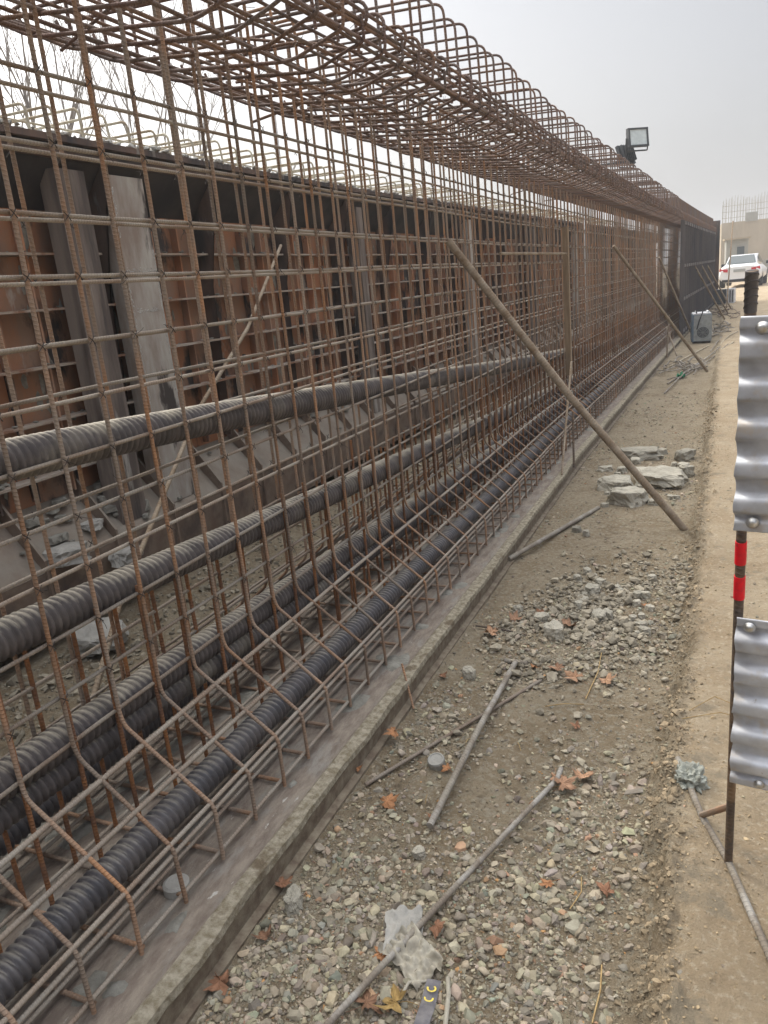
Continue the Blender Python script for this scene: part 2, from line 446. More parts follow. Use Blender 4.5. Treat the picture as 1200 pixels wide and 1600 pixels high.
# ------------------------------------------------------------------ the ground
def mat_ground():
    m = bpy.data.materials.new('site_earth')
    m.use_nodes = True
    t = m.node_tree; N, L = t.nodes, t.links
    bs = N['Principled BSDF']; bs.inputs['Roughness'].default_value = 0.95
    bs.inputs['Specular IOR Level'].default_value = 0.15
    g = N.new('ShaderNodeNewGeometry')
    def ns(s, d=8, r=0.65):
        n = N.new('ShaderNodeTexNoise'); n.inputs['Scale'].default_value = s; n.inputs['Detail'].default_value = d
        n.inputs['Roughness'].default_value = r
        L.new(g.outputs['Position'], n.inputs['Vector']); return n.outputs['Fac']
    def mr(src, a, b):
        r = N.new('ShaderNodeMapRange'); r.inputs[1].default_value = a; r.inputs[2].default_value = b
        L.new(src, r.inputs[0]); return r.outputs[0]
    def mix(f, a, b):
        x = N.new('ShaderNodeMix'); x.data_type = 'RGBA'; L.new(f, x.inputs[0])
        for s_, v in ((6, a), (7, b)):
            if isinstance(v, tuple): x.inputs[s_].default_value = (*v, 1)
            else: L.new(v, x.inputs[s_])
        return x.outputs[2]
    dirt = mix(mr(ns(3.2), 0.38, 0.62), (0.215, 0.165, 0.105), (0.275, 0.225, 0.155))
    dirt = mix(mr(ns(45), 0.48, 0.68), dirt, (0.33, 0.295, 0.225))
    sand = mix(mr(ns(2.6), 0.35, 0.65), (0.40, 0.325, 0.225), (0.31, 0.235, 0.15))
    sand = mix(mr(ns(60), 0.52, 0.70), sand, (0.47, 0.40, 0.30))
    sand = mix(mr(ns(7, 10), 0.56, 0.64), sand, (0.27, 0.225, 0.16))
    dirt = mix(mr(ns(9, 10), 0.57, 0.66), dirt, (0.16, 0.125, 0.085))
    sx = N.new('ShaderNodeSeparateXYZ'); L.new(g.outputs['Position'], sx.inputs[0])
    a = N.new('ShaderNodeMath'); a.operation = 'MULTIPLY_ADD'; a.inputs[1].default_value = 0.22
    L.new(ns(5), a.inputs[0]); L.new(sx.outputs[0], a.inputs[2])
    c = mix(mr(a.outputs[0], -0.01, 0.05), dirt, sand)
    L.new(c, bs.inputs['Base Color'])
    b1 = N.new('ShaderNodeBump'); b1.inputs['Strength'].default_value = 0.9; b1.inputs['Distance'].default_value = 0.035
    L.new(ns(28, 10, 0.7), b1.inputs['Height'])
    b2 = N.new('ShaderNodeBump'); b2.inputs['Strength'].default_value = 0.8; b2.inputs['Distance'].default_value = 0.007
    L.new(ns(160, 6, 0.7), b2.inputs['Height']); L.new(b1.outputs[0], b2.inputs['Normal'])
    L.new(b2.outputs[0], bs.inputs['Normal'])
    return m
M['ground'] = mat_ground()
xs = np.unique(np.round(np.concatenate([np.linspace(-400, -40, 10), np.linspace(-40, -6, 18), np.arange(-6, -1.3, 0.12), np.arange(-1.3, 0.9, 0.012),
                                np.arange(0.9, 6, 0.15), np.linspace(6, 40, 18), np.linspace(40, 400, 10)]), 4))
ys = [-6.0, -3, -1, 0]
y = 0.4
while y < 1500:
    ys.append(y); y += 0.012 if y < 3 else max(0.012, 0.0055 * (y - 3) + 0.012) if y < 40 else y * 0.08
ys = np.array(ys)
X, Y = np.meshgrid(xs, ys)
Z = gz(X, Y)
far = np.clip((np.hypot(X, Y) - 45) / 20, 0, 1)
Z = Z * (1 - far) + (-1.35) * far
k = len(xs)
i = np.arange(len(ys) - 1)[:, None] * k + np.arange(k - 1)[None, :]
mb = MB().add(np.stack([X, Y, Z], -1).reshape(-1, 3), np.stack([i, i + 1, i + k + 1, i + k], -1).reshape(-1, 4), smooth=True)
mb.build('ground', M['ground'], kind='structure')

# ------------------------------------------------------------------ stones
def ico(sub):
    import bmesh
    bm = bmesh.new(); bmesh.ops.create_icosphere(bm, subdivisions=sub, radius=1)
    v = np.array([p.co[:] for p in bm.verts]); f = np.array([[p.index for p in q.verts] for q in bm.faces]); bm.free()
    return v, f
def stone_shapes(sub, n, rough=0.28, flat=0.7):
    v, f = ico(sub)
    out = []
    for j in range(n):
        sd_ = random.random() * 100
        vv = v.copy()
        # cut by random planes to give broken facets
        for _ in range(7 + j % 8):
            d = rng.normal(size=3); d /= np.linalg.norm(d)
            h = rng.uniform(0.45, 0.88)
            dd = vv @ d
            vv = vv - np.outer(np.maximum(0, dd - h), d)
        nz = np.array([mnoise.noise(Vector(p) * 1.6 + Vector((sd_, 0, 0))) for p in v])
        vv = vv * (1 + rough * nz)[:, None]
        vv *= np.array([1, rng.uniform(0.55, 1), rng.uniform(0.4, flat)])
        out.append(vv)
    return out, f
def rotm():
    q = rng.normal(size=4); q /= np.linalg.norm(q)
    return np.array(Matrix(((1, 0, 0), (0, 1, 0), (0, 0, 1))).to_3x3()) if False else np.array(__import__('mathutils').Quaternion(q).to_matrix())
def hull_shapes(n, npts, flat=0.75):
    import bmesh
    out = []
    for _ in range(n):
        bm = bmesh.new()
        k = int(rng.integers(npts[0], npts[1]))
        P_ = rng.normal(size=(k, 3)); P_ /= np.linalg.norm(P_, axis=1)[:, None]
        P_ *= rng.uniform(0.75, 1.1, (k, 1)); P_ *= np.array([1, rng.uniform(0.55, 0.95), rng.uniform(0.45, flat)])
        for p in P_: bm.verts.new(p)
        r_ = bmesh.ops.convex_hull(bm, input=bm.verts)
        bmesh.ops.delete(bm, geom=[g for g in r_['geom_interior'] if isinstance(g, bmesh.types.BMVert)], context='VERTS')
        bmesh.ops.triangulate(bm, faces=bm.faces)
        bm.verts.index_update()
        out.append((np.array([v.co[:] for v in bm.verts]), np.array([[v.index for v in f_.verts] for f_ in bm.faces])))
        bm.free()
    return out
HS = hull_shapes(60, (9, 16)); HB = hull_shapes(60, (14, 26))
def scatter_hull(P, sizes, shapes, tints, mb, sink=0.12):
    for p, r, tc in zip(P, sizes, tints):
        v, f = shapes[rng.integers(len(shapes))]
        a = rng.uniform(0, math.tau); c, s_ = math.cos(a), math.sin(a)
        tl = Matrix.Rotation(rng.uniform(-0.5, 0.5), 3, 'X') @ Matrix.Rotation(rng.uniform(-0.5, 0.5), 3, 'Y')
        A = np.array([[c, -s_, 0], [s_, c, 0], [0, 0, 1]]) @ np.array(tl)
        mb.add((v @ A.T) * r + np.array([p[0], p[1], p[2] + r * sink]), tr=f, tint=tc)
def scatter(P, sizes, shapes, f, tints, mb, sink=0.35):
    for p, r, tc in zip(P, sizes, tints):
        v = shapes[rng.integers(len(shapes))]
        a = rng.uniform(0, math.tau); c, s_ = math.cos(a), math.sin(a)
        tl = Matrix.Rotation(rng.uniform(-0.4, 0.4), 3, 'X') @ Matrix.Rotation(rng.uniform(-0.4, 0.4), 3, 'Y')
        A = np.array([[c, -s_, 0], [s_, c, 0], [0, 0, 1]]) @ np.array(tl)
        mb.add((v @ A.T) * r + np.array([p[0], p[1], p[2] + r * sink]), tr=f, tint=tc, smooth=bool(rng.uniform() < 0.3))
sh1, f1 = stone_shapes(1, 24, 0.25)
sh2, f2 = stone_shapes(2, 24, 0.25)
def dens(x, y):
    d = 0.045 + 0.0 * x
    d = d + 1.0 * np.exp(-(np.maximum(0, np.abs(x + 0.72) - 0.36) / 0.10) ** 2) * np.clip((1.95 - y + 0.25 * vnoise(x, y, 3, 21)) / 0.25, 0, 1)
    d = d + 0.9 * np.exp(-(((x + 0.35) / 0.17) ** 2 + ((y - 1.95) / 0.45) ** 2))
    d = d + 0.8 * np.exp(-(((x + 0.95) / 0.17) ** 2 + ((y - 2.35) / 0.30) ** 2))
    d = d + 0.9 * np.exp(-(((x + 0.62) / 0.42) ** 2 + ((y - 3.25) / 0.28) ** 2))
    d = d + 0.5 * np.exp(-(((x + 0.30) / 0.2) ** 2 + ((y - 3.7) / 0.5) ** 2))
    d = d + 0.30 * np.clip(vnoise(x, y, 2.0, 22) - 0.15, 0, 1)
    d = d * np.where(x > -0.16, 0.10, 1.0)
    return np.clip(d, 0, 1)
N0 = 135000
px = rng.uniform(-1.09, 0.35, N0); py = 0.75 + 9.5 * rng.uniform(0, 1, N0) ** 2.0
keep = rng.uniform(0, 1, N0) < dens(px, py)
px, py = px[keep], py[keep]
pz = gz(px, py)
sz = np.clip(rng.lognormal(math.log(0.0044), 0.62, len(px)), 0.0024, 0.022)
sz = np.where(px > -0.16, np.minimum(sz, 0.010), sz)
base = rng.uniform(0.5, 1.08, (len(px), 1))
warm = np.array([1.0, 0.97, 0.92])[None, :] + rng.normal(0, 0.03, (len(px), 3))
tn = base * warm
base2 = rng.uniform(0, 1, (len(px), 1)); tn = np.where(base2 < 0.3, tn * np.array([0.86, 0.89, 0.95]), tn)
u_ = rng.uniform(0, 1, len(px))
tn[(u_ < 0.012) & (sz < 0.009)] = np.array([1.2, 0.78, 0.45])
tn[(u_ > 0.015) & (u_ < 0.04)] *= np.array([0.85, 0.97, 1.0])
tn[(u_ > 0.04) & (u_ < 0.07)] *= np.array([1.1, 0.8, 0.68])
big = sz > 0.0085
mb = MB()
PP = np.stack([px, py, pz], -1)
rnd = rng.uniform(0, 1, len(px)) < 0.3
m1 = big & rnd
scatter(PP[m1], sz[m1], sh2, f2, tn[m1], mb)
m1 = big & ~rnd
scatter_hull(PP[m1], sz[m1] * 1.1, HB, tn[m1], mb)
scatter_hull(PP[~big], sz[~big] * 1.1, HS, tn[~big], mb)
# the grey rubble patch by the bank
nr = 2800
rx = -0.52 + 0.30 * rng.normal(size=nr) * 0.85; ry = 3.45 + 0.36 * rng.normal(size=nr) + 0.5 * (rx + 0.52)
ok = (rx > -1.0) & (rx < -0.12) & (vnoise(rx, ry, 4.5, 71) > -0.35); rx, ry = rx[ok], ry[ok]
rs = np.clip(rng.lognormal(math.log(0.0095), 0.5, len(rx)), 0.005, 0.034)
scatter_hull(np.stack([rx, ry, gz(rx, ry)], -1), rs, HB, rng.uniform(0.5, 0.95, (len(rx), 1)) * np.array([0.98, 0.97, 0.96]), mb, 0.55)
mb.build('gravel', M['pebble'], kind='stuff')
print('pebbles', len(px), 'verts', mb.n)
# earth crumbs along the foot of the bank and over the bare ground
N1 = 15000
cx = np.where(rng.uniform(0, 1, N1) < 0.55, rng.normal(-0.14, 0.05, N1), rng.uniform(-1.08, 0.5, N1))
cy = 0.8 + 8 * rng.uniform(0, 1, N1) ** 1.8
cs = np.clip(rng.lognormal(math.log(0.0034), 0.4, N1), 0.0018, 0.011)
ct = rng.uniform(0.8, 1.2, (N1, 1)) * np.where((cx > -0.08)[:, None], np.array([1.6, 1.5, 1.35])[None], np.array([1, 1, 1])[None])
mb = MB(); scatter_hull(np.stack([cx, cy, gz(cx, cy)], -1), cs, HS, ct, mb, 0.3)
# bigger clods broken off the edge of the bank
ne = 1500
cy = 0.9 + 9 * rng.uniform(0, 1, ne) ** 1.5; cx = rng.normal(-0.125, 0.032, ne)
cs = np.clip(rng.lognormal(math.log(0.009), 0.45, ne), 0.004, 0.026) * np.clip(0.35 + 1.0 * (vnoise(cx * 0, cy, 2.7, 61) + 0.5), 0.3, 0.95)
scatter_hull(np.stack([cx, cy, gz(cx, cy)], -1), cs, HB, rng.uniform(0.8, 1.45, (ne, 1)) * np.array([1.05, 1.0, 0.95]), mb, 0.1)
mb.build('earth_crumbs', M['earth_crumb'], kind='stuff')
# dark debris between bed and old formwork
N2 = 5000
cx = rng.uniform(-3.0, -2.1, N2); cy = 1.2 + 10 * rng.uniform(0, 1, N2) ** 1.5
cs = np.clip(rng.lognormal(math.log(0.011), 0.5, N2), 0.004, 0.045)
mb = MB(); scatter_hull(np.stack([cx, cy, gz(cx, cy)], -1), cs, HS, rng.uniform(0.45, 0.9, (N2, 1)) * np.ones(3), mb, 0.3)
mb.build('rubble', M['pebble'], kind='stuff')

def chunk(x, y, r, label, name='concrete_chunk', scl=(1, 0.8, 0.55), rz=0.0, z=None, m='rock', group='broken concrete lumps on the ground', cat='rubble lump', seed=0, sub=3, sink=0.10, facets=12):
    import bmesh
    rg = np.random.default_rng(100 + seed)
    bm = bmesh.new()
    k = facets
    for zz in (-1, 1):
        for j in range(k // 2 + 1):
            a_ = (j + rg.uniform(-0.3, 0.3)) * math.tau / (k // 2 + 1)
            q_ = rg.uniform(0.72, 1.05) * (0.88 if zz > 0 else 1.0)
            bm.verts.new((q_ * math.cos(a_), q_ * math.sin(a_), zz * rg.uniform(0.55, 0.8)))
    bm.verts.new((rg.uniform(-.3, .3), rg.uniform(-.3, .3), 0.9))
    r_ = bmesh.ops.convex_hull(bm, input=bm.verts)
    bmesh.ops.delete(bm, geom=[g for g in r_['geom_interior'] if isinstance(g, bmesh.types.BMVert)], context='VERTS')
    bmesh.ops.triangulate(bm, faces=bm.faces)
    bmesh.ops.bevel(bm, geom=list(bm.edges), offset=0.05, segments=1, affect='EDGES')
    bmesh.ops.triangulate(bm, faces=bm.faces)
    for _ in range(max(1, sub - 1)):
        bmesh.ops.subdivide_edges(bm, edges=list(bm.edges), cuts=1, use_grid_fill=True)
        bmesh.ops.triangulate(bm, faces=bm.faces)
    bm.verts.index_update()
    v = np.array([q.co[:] for q in bm.verts]); f = np.array([[q.index for q in g.verts] for g in bm.faces]); bm.free()
    nz = np.array([mnoise.noise(Vector(p) * 2.2 + Vector((seed * 3.7, 0, 0))) * 0.20 + mnoise.noise(Vector(p) * 6 + Vector((seed, 5, 0))) * 0.10 + mnoise.noise(Vector(p) * 15 + Vector((seed, 9, 0))) * 0.05 for p in v])
    vv = v * (1 + nz)[:, None] * np.array(scl) * r
    vv[:, 2] += r * scl[2] * (1 - 2 * sink) * 0.8
    mb = MB().add(vv, tr=f, smooth=False)
    o = mb.build(name, M[m], loc=(x, y, (gzf(x, y) if z is None else z)))
    o.rotation_euler[2] = rz
    return tag(o, label, cat, group)
for a in [(-0.60, 5.38, 0.14, 'flat pale broken slab nearest the camera under the leaning prop bar', (1.2, 1.0, 0.5), 0.3),
          (-0.435, 5.95, 0.185, 'largest flat concrete slab, right of the leaning prop bar', (1.2, 1.25, 0.45), 0.9),
          (-0.66, 6.75, 0.15, 'long flat slab behind the others in the heap', (1.4, 1.0, 0.38), 0.2),
          (-0.73, 5.75, 0.13, 'pale slab at the left of the heap beside the prop bar', (1.25, 1.15, 0.45), 1.0),
          (-0.30, 6.7, 0.085, 'grey angular lump at the upper right of the slab heap', (1.2, 0.9, 0.7), 0.5),
          (-0.25, 6.15, 0.075, 'small lump at the right end of the slab heap', (1.1, 0.9, 0.85), 1.9),
          (-0.88, 6.3, 0.06, 'small lump at the left end of the slab heap', (1.2, 0.8, 0.5), 0.1),
          (-0.42, 5.35, 0.05, 'small round lump just right of the prop bar', (1, 1, 0.6), 0.4),
          (-1.035, 1.40, 0.036, 'pale upright angular stone against the steel edge at lower left', (0.8, 1.25, 0.9), 0.2),
          (-0.953, 2.74, 0.034, 'light grey speckled stone beside a small red leaf', (1, 0.9, 0.9), 0.0),
          (-0.684, 3.20, 0.058, 'round earthy stone with a brown leaf resting on it', (1, 0.95, 0.8), 0.3),
          (-0.78, 3.36, 0.042, 'stone left of the round earthy one', (1.2, 0.9, 0.6), 0.8),
          (-0.60, 3.75, 0.05, 'grey lump at the back of the rubble pile', (1, 0.9, 0.6), 1.2),
          (-0.52, 3.45, 0.05, 'dark grey crumbly lump right of the round stone', (1.1, 0.9, 0.6), 1.7),
          (-0.92, 3.45, 0.03, 'small pale stone nearest the steel edge in the rubble pile', (1, 0.9, 0.7), 0.3),
          (-0.845, 4.72, 0.04, 'pale pink stone below the loose bar, the left one of a pair', (1, 0.8, 0.7), 0.3),
          (-0.775, 4.65, 0.034, 'pale pink stone below the loose bar, the right one of a pair', (1, 0.8, 0.7), 1.3),
          (-0.78, 1.69, 0.026, 'grey stone in the gravel left of the long thin bar', (1, 0.9, 0.7), 0.4)]:
    chunk(a[0], a[1], a[2], a[3], scl=a[4], rz=a[5], seed=int(a[0] * 1000 + a[1] * 77) % 1000)
for j in range(24):
    a = rng.uniform(0, 1, 3)
    x_, y_ = -0.80 + 0.55 * a[0], 5.25 + 1.7 * a[1]
    chunk(x_, y_, 0.025 + 0.04 * a[2] ** 2, 'small dusty lump among the flat slabs under the leaning prop bar', scl=(1, 0.85, 0.6), rz=a[0] * 6,
          seed=700 + j, sub=2, group='small lumps in the slab heap')
for j in range(26):
    a = rng.uniform(0, 1, 3)
    x_, y_ = -0.30 - 0.45 * a[0], 3.25 + 0.75 * a[1]
    chunk(x_, y_, 0.016 + 0.022 * a[2], 'grey crumbly concrete lump in the rubble patch by the bank', scl=(1, 0.85, 0.7), rz=a[0] * 6,
          seed=400 + j, sub=2, group='grey lumps in the rubble patch')

def disc(x, y, r, h, tilt, label):
    mb = MB()
    th = np.linspace(0, math.tau, 29)[:-1]
    prof = [(0.0, 0), (0.93, 0), (1.0, 0.1), (1.02, 0.85), (0.94, 1.0), (0.80, 1.0), (0.76, 0.93), (0.0, 0.93)]
    V = np.array([[a * r * math.cos(t), a * r * math.sin(t), b * h] for a, b in prof for t in th])
    k = 28
    q = [(i_ * k + j, i_ * k + (j + 1) % k, (i_ + 1) * k + (j + 1) % k, (i_ + 1) * k + j) for i_ in range(len(prof) - 1) for j in range(k)]
    mb.add(V, q)
    o = mb.build('concrete_spacer', M['concrete'], loc=(x, y, gzf(x, y) + 0.004))
    o.rotation_euler = (R(tilt), R(-8), 0.4)
    return tag(o, label, 'spacer')
disc(-0.88, 2.13, 0.030, 0.034, 14, 'round grey concrete spacer puck lying in the gravel between two loose bars')

# ------------------------------------------------------------------ steel bed under the cage
YS = np.concatenate([np.arange(-0.6, 7, 0.4), np.arange(7, 29.01, 0.8)])
bed = thing('casting_bed', 'long steel casting bed with crusted outer lip carrying the reinforcement cage', 'casting bed', (-1.6, 1.0, -1.6))
def unparent_fix(o, p):
    o.parent = p; o.location = Vector(o.location) - Vector(p.location)
def bpart(mb, name, m, parent, **kw):
    o = mb.build(name, M[m], **kw); unparent_fix(o, parent); return o
bpart(MB().prism([(-2.07, -1.504), (-1.172, -1.504), (-1.172, -1.56), (-2.07, -1.56)], YS, S(YS)), 'bed_plate', 'plate', bed)
# lip, slightly tilted and uneven
ysl = np.concatenate([np.arange(0.2, 4, 0.03), np.arange(4, 29, 0.25)])
k = 9
prof = np.array([(-1.1705, -1.56), (-1.1705, -1.502), (-1.163, -1.499), (-1.155, -1.4995), (-1.147, -1.501), (-1.139, -1.502), (-1.13, -1.502), (-1.121, -1.504), (-1.118, -1.525)])
V = np.zeros((len(ysl), k, 3)); V[..., 0] = prof[None, :, 0] + S(ysl)[:, None]; V[..., 1] = ysl[:, None]; V[..., 2] = prof[None, :, 1]
V[:, 2:8, 2] += 0.003 * vnoise(V[:, 2:8, 0] * 6, V[:, 2:8, 1], 9, 31) + 0.002 * vnoise(V[:, 2:8, 0] * 4, V[:, 2:8, 1], 30, 32)
V[:, 6:9, 0] += (0.005 * vnoise(V[:, 6:9, 0] * 0, V[:, 6:9, 1], 5, 33) + 0.003 * vnoise(V[:, 6:9, 0] * 0, V[:, 6:9, 1], 25, 34))
q = [(a * k + b, a * k + b + 1, (a + 1) * k + b + 1, (a + 1) * k + b) for a in range(len(ysl) - 1) for b in range(k - 1)]
bpart(MB().add(V.reshape(-1, 3), q), 'edge_lip', 'lip', bed)
bpart(MB().prism([(-1.205, -1.5605), (-1.1705, -1.5605), (-1.1705, -1.53), (-1.126, -1.53), (-1.128, -1.587), (-1.103, -1.592), (-1.101, -1.64), (-1.205, -1.64)], YS, S(YS)), 'lower_channel', 'lower_steel', bed)
# dried cement runs on the plate
mb = MB()
for j in range(130):
    y_ = 0.5 + 8 * random.random() ** 1.6; x_ = random.uniform(-1.95, -1.22)
    r_ = random.uniform(0.012, 0.06)
    n_ = 11
    rr = [r_ * random.uniform(0.5, 1.2) for _ in range(n_)]
    st_ = random.uniform(1, 2.6)
    ring = [(x_ + rr[a] * math.cos(a * math.tau / n_), y_ + st_ * rr[a] * math.sin(a * math.tau / n_), -1.5035) for a in range(n_)]
    inn = [(x_ + 0.7 * rr[a] * math.cos(a * math.tau / n_), y_ + st_ * 0.7 * rr[a] * math.sin(a * math.tau / n_), -1.4985 + random.uniform(0, 0.003)) for a in range(n_)]
    c_ = [(x_, y_, -1.497)]
    vv = np.array(ring + inn + c_); vv[:, 0] += S(vv[:, 1])
    mb.add(vv, [(a, (a + 1) % n_, n_ + (a + 1) % n_, n_ + a) for a in range(n_)], [(n_ + a, n_ + (a + 1) % n_, 2 * n_) for a in range(n_)], smooth=True)
bpart(mb, 'cement_crust', 'crust', bed, kind='stuff')
# the round cement puck on the plate
th = np.linspace(0, math.tau, 21)[:-1]
mb = MB(); V = [(0.036 * math.cos(t), 0.036 * math.sin(t), 0) for t in th] + [(0.036 * math.cos(t), 0.036 * math.sin(t), 0.022) for t in th] + [(0.028 * math.cos(t), 0.028 * math.sin(t), 0.027) for t in th] + [(0, 0, 0.024)]
mb.add(V, [(a, (a + 1) % 20, 20 + (a + 1) % 20, 20 + a) for a in range(20)] + [(20 + a, 20 + (a + 1) % 20, 40 + (a + 1) % 20, 40 + a) for a in range(20)], [(40 + a, 40 + (a + 1) % 20, 60) for a in range(20)])
tag(mb.build('concrete_spacer', M['concrete'], loc=(-1.315, 1.27, -1.503)), 'round wet-grey concrete spacer puck under the cage on the steel bed', 'spacer')

# ------------------------------------------------------------------ the reinforcement cage
cage = thing('rebar_cage', 'long rusty girder reinforcement cage with bulb foot and wide top flange', 'rebar cage', (-1.6, 1.0, -1.5))
CX = -1.5975
def mir(x): return 2 * CX - x
SP = 0.1665
Y0 = 1.563 - 8 * SP
ny = int((28.0 - Y0) / SP)
ycage = Y0 + SP * np.arange(ny)
def stirrup_mesh(n, seed, jit=0.004):
    rg = random.Random(seed)
    j = lambda a=jit: rg.uniform(-a, a)
    lean = j(0.012)
    zt = 1.0 + j(0.01)
    p = [(-1.25 + j(), 0, -1.492), (-1.252 + j(), j(), -1.322 + j()), (-1.520 + j(), j(), -1.108 + j()), (-1.53 + j(0.002), j(), -1.07),
         (-1.53 + j(), j(), -0.4), (-1.53 + j(), lean * 0.5, 0.3), (-1.53, lean, zt), (mir(-1.53), lean, zt),
         (mir(-1.53) + j(), j(), 0.3), (mir(-1.53), j(), -1.07), (mir(-1.52), j(), -1.108), (mir(-1.252) + j(), j(), -1.322), (mir(-1.25), 0, -1.492)]
    path = fillet(p, 0.022, 4)
    path = densify(path, 0.25)
    mb = MB().tube(path, 0.0060, n)
    # floor bar of the stirrup
    mb.tube(densify([(-1.262, 0.016, -1.489), (mir(-1.262), 0.016, -1.489)], 0.3), 0.0065, n)
    return mb
def place_parts(name, variants, m, ys, base_loc, cap=100, far=None, xj=0.003):
    """the 100 nearest as separate parts, the rest as one"""
    cnt = 0
    protos = []
    for v in variants:
        o = v.build(name, M[m]); protos.append(o)
    used = [False] * len(protos)
    for a, y_ in enumerate(ys[:cap]):
        i_ = rng.integers(len(protos))
        if not used[i_]:
            o = protos[i_]; used[i_] = True
        else:
            o = protos[i_].copy(); col.objects.link(o)
        o.parent = cage
        o.location = Vector((float(S(y_)) + rng.uniform(-xj, xj), y_ + rng.uniform(-0.007, 0.007), 0)) - Vector(cage.location)
    for i_, u in enumerate(used):
        if not u: bpy.data.objects.remove(protos[i_])
    if far is not None and len(ys) > cap:
        mb = MB()
        for y_ in ys[cap:]:
            far(mb, y_)
        o = mb.build(name, M[m], kind='stuff'); o.parent = cage; o.location = -Vector(cage.location)
def far_of(src):
    V, q, tr = np.concatenate(src.v), (np.concatenate(src.q) if src.q else None), (np.concatenate(src.tr) if src.tr else None)
    def f(mb, y_):
        mb.add(V + np.array([float(S(y_)), y_ + rng.uniform(-0.02, 0.02), 0]), q, tr, smooth=True)
    return f
place_parts('stirrup', [stirrup_mesh(8, s_) for s_ in range(8)], 'rust_bar', ycage, None, far=far_of(stirrup_mesh(4, 50)))
def lap_mesh(n, seed):
    rg = random.Random(seed)
    mb = MB()
    top = rg.choice([-0.78, -0.70, -0.62])
    for x_ in (-1.545, mir(-1.545)):
        mb.tube([(x_, 0.013, -1.497), (x_ + rg.uniform(-.004, .004), 0.014 + rg.uniform(-.004, .004), -1.1), (x_, 0.015, top + rg.uniform(-.03, .03))], 0.0066, n)
    return mb
place_parts('lap_bar', [lap_mesh(8, s_) for s_ in range(5)], 'lap_bar', ycage, None, far=far_of(lap_mesh(4, 9)))
# wide hoops standing above the flange
def zf(x): return 1.187 + (-1.2 - x) * 0.055
def hoop_mesh(n, seed):
    rg = random.Random(seed); j = lambda a=0.006: rg.uniform(-a, a)
    dz = j(0.018)
    p = [(-1.19 + j(), j(), 0.79), (-1.2 + j(), j(), zf(-1.2) + dz), (-2.0, j(0.012), zf(-2.0) + dz), (-2.0, j(), 0.90)]
    return MB().tube(densify(fillet(p, 0.05, 6), 0.3), 0.0062, n)
place_parts('hoop', [hoop_mesh(8, s_) for s_ in range(8)], 'flange_bar', ycage, None, far=far_of(hoop_mesh(4, 50)), xj=0.008)
def bottom_mesh(n, seed):
    rg = random.Random(seed); j = lambda a=0.005: rg.uniform(-a, a)
    p = [(-1.115 + j(), j(), 0.86), (-1.115, j(), 0.785 + j()), (-1.16, j(), 0.772), (-1.31 + j(), 0.0, 0.728), (-1.88, j(), 0.80), (-2.07 + j(), j(), 0.895), (-2.09, j(), 0.96)]
    return MB().tube(densify(fillet(p, 0.045, 5), 0.3), 0.0060, n)
place_parts('flange_bar', [bottom_mesh(8, s_) for s_ in range(8)], 'flange_bar', ycage + 0.035, None, far=far_of(bottom_mesh(4, 50)), xj=0.006)
def top_mesh(n, seed):
    rg = random.Random(seed); j = lambda a=0.005: rg.uniform(-a, a)
    z0 = 0.915 + j(0.006)
    arc = [(-1.155 + 0.042 * math.sin(t), j(0.002), z0 - 0.042 + 0.042 * math.cos(t)) for t in np.linspace(0, math.pi * 1.05, 9)]
    p = [(-2.06, j(), z0 + 0.045), (-1.6, j(), z0 + 0.02)] + arc + [(-1.21, 0.003, z0 - 0.088)]
    return MB().tube(p, 0.0062, n)
place_parts('hooked_bar', [top_mesh(8, s_) for s_ in range(6)], 'flange_bar', ycage + 0.06, None, far=far_of(top_mesh(4, 50)), xj=0.006)

def longbar(x, z, r=0.0058, m='long_bar', y0=-0.4, y1=28.0, name='longitudinal_bar', wob=0.006, n=7):
    st = np.concatenate([np.arange(y0, 8, 0.35), np.arange(8, y1 + 0.01, 1.0)])
    sd_ = random.uniform(0, 100)
    P = np.stack([x + S(st) + wob * 0.5 * vnoise(st * 0, st, 0.9, sd_), st, z + wob * vnoise(st * 0, st, 0.7, sd_ + 3) + wob * 0.4 * vnoise(st * 0, st, 2.4, sd_ + 7)], -1)
    o = MB().tube(P, r, n).build(name, M[m]); o.parent = cage; o.location = -Vector(cage.location)
    return o
for z_ in (0.581, 0.416, 0.248, 0.104, -0.057, -0.200, -0.344, -0.490, -0.628, -0.78, -0.93):
    longbar(-1.543, z_); longbar(mir(-1.543), z_ + random.uniform(-0.012, 0.012))
for x_, z_, r_ in ((-1.545, -1.07, 0.006), (-1.463, -1.160, 0.0075), (-1.362, -1.238, 0.007), (-1.266, -1.318, 0.0065), (-1.262, -1.340, 0.0065), (-1.262, -1.470, 0.006)):
    longbar(x_, z_, r_); longbar(mir(x_), z_, r_)
for x_ in (-1.36, -1.46, -1.56, -1.66, -1.78, -1.86): longbar(x_, -1.476, 0.0058)
for x_, z_ in ((-1.72, -1.0), (-1.76, -0.97), (-1.80, -1.0)): longbar(x_, z_ - 0.15, 0.005)
for x_, z_ in ((-1.128, 0.80), (-1.132, 0.832), (-1.145, 0.785), (-1.135, 0.86), (-1.15, 0.90), (-1.24, 0.762), (-1.345, 0.742), (-1.45, 0.757), (-1.56, 0.77), (-1.67, 0.785), (-1.78, 0.80), (-1.88, 0.815), (-1.97, 0.86), (-2.05, 0.90), (-2.06, 0.93)):
    longbar(x_, z_, 0.0062, 'flange_bar', wob=0.012)
for x_ in (-1.28, -1.40, -1.52, -1.68, -1.82, -1.95): longbar(x_, 0.90 + (-1.2 - x_) * 0.05, 0.006, 'flange_bar', wob=0.008)
mb = MB()
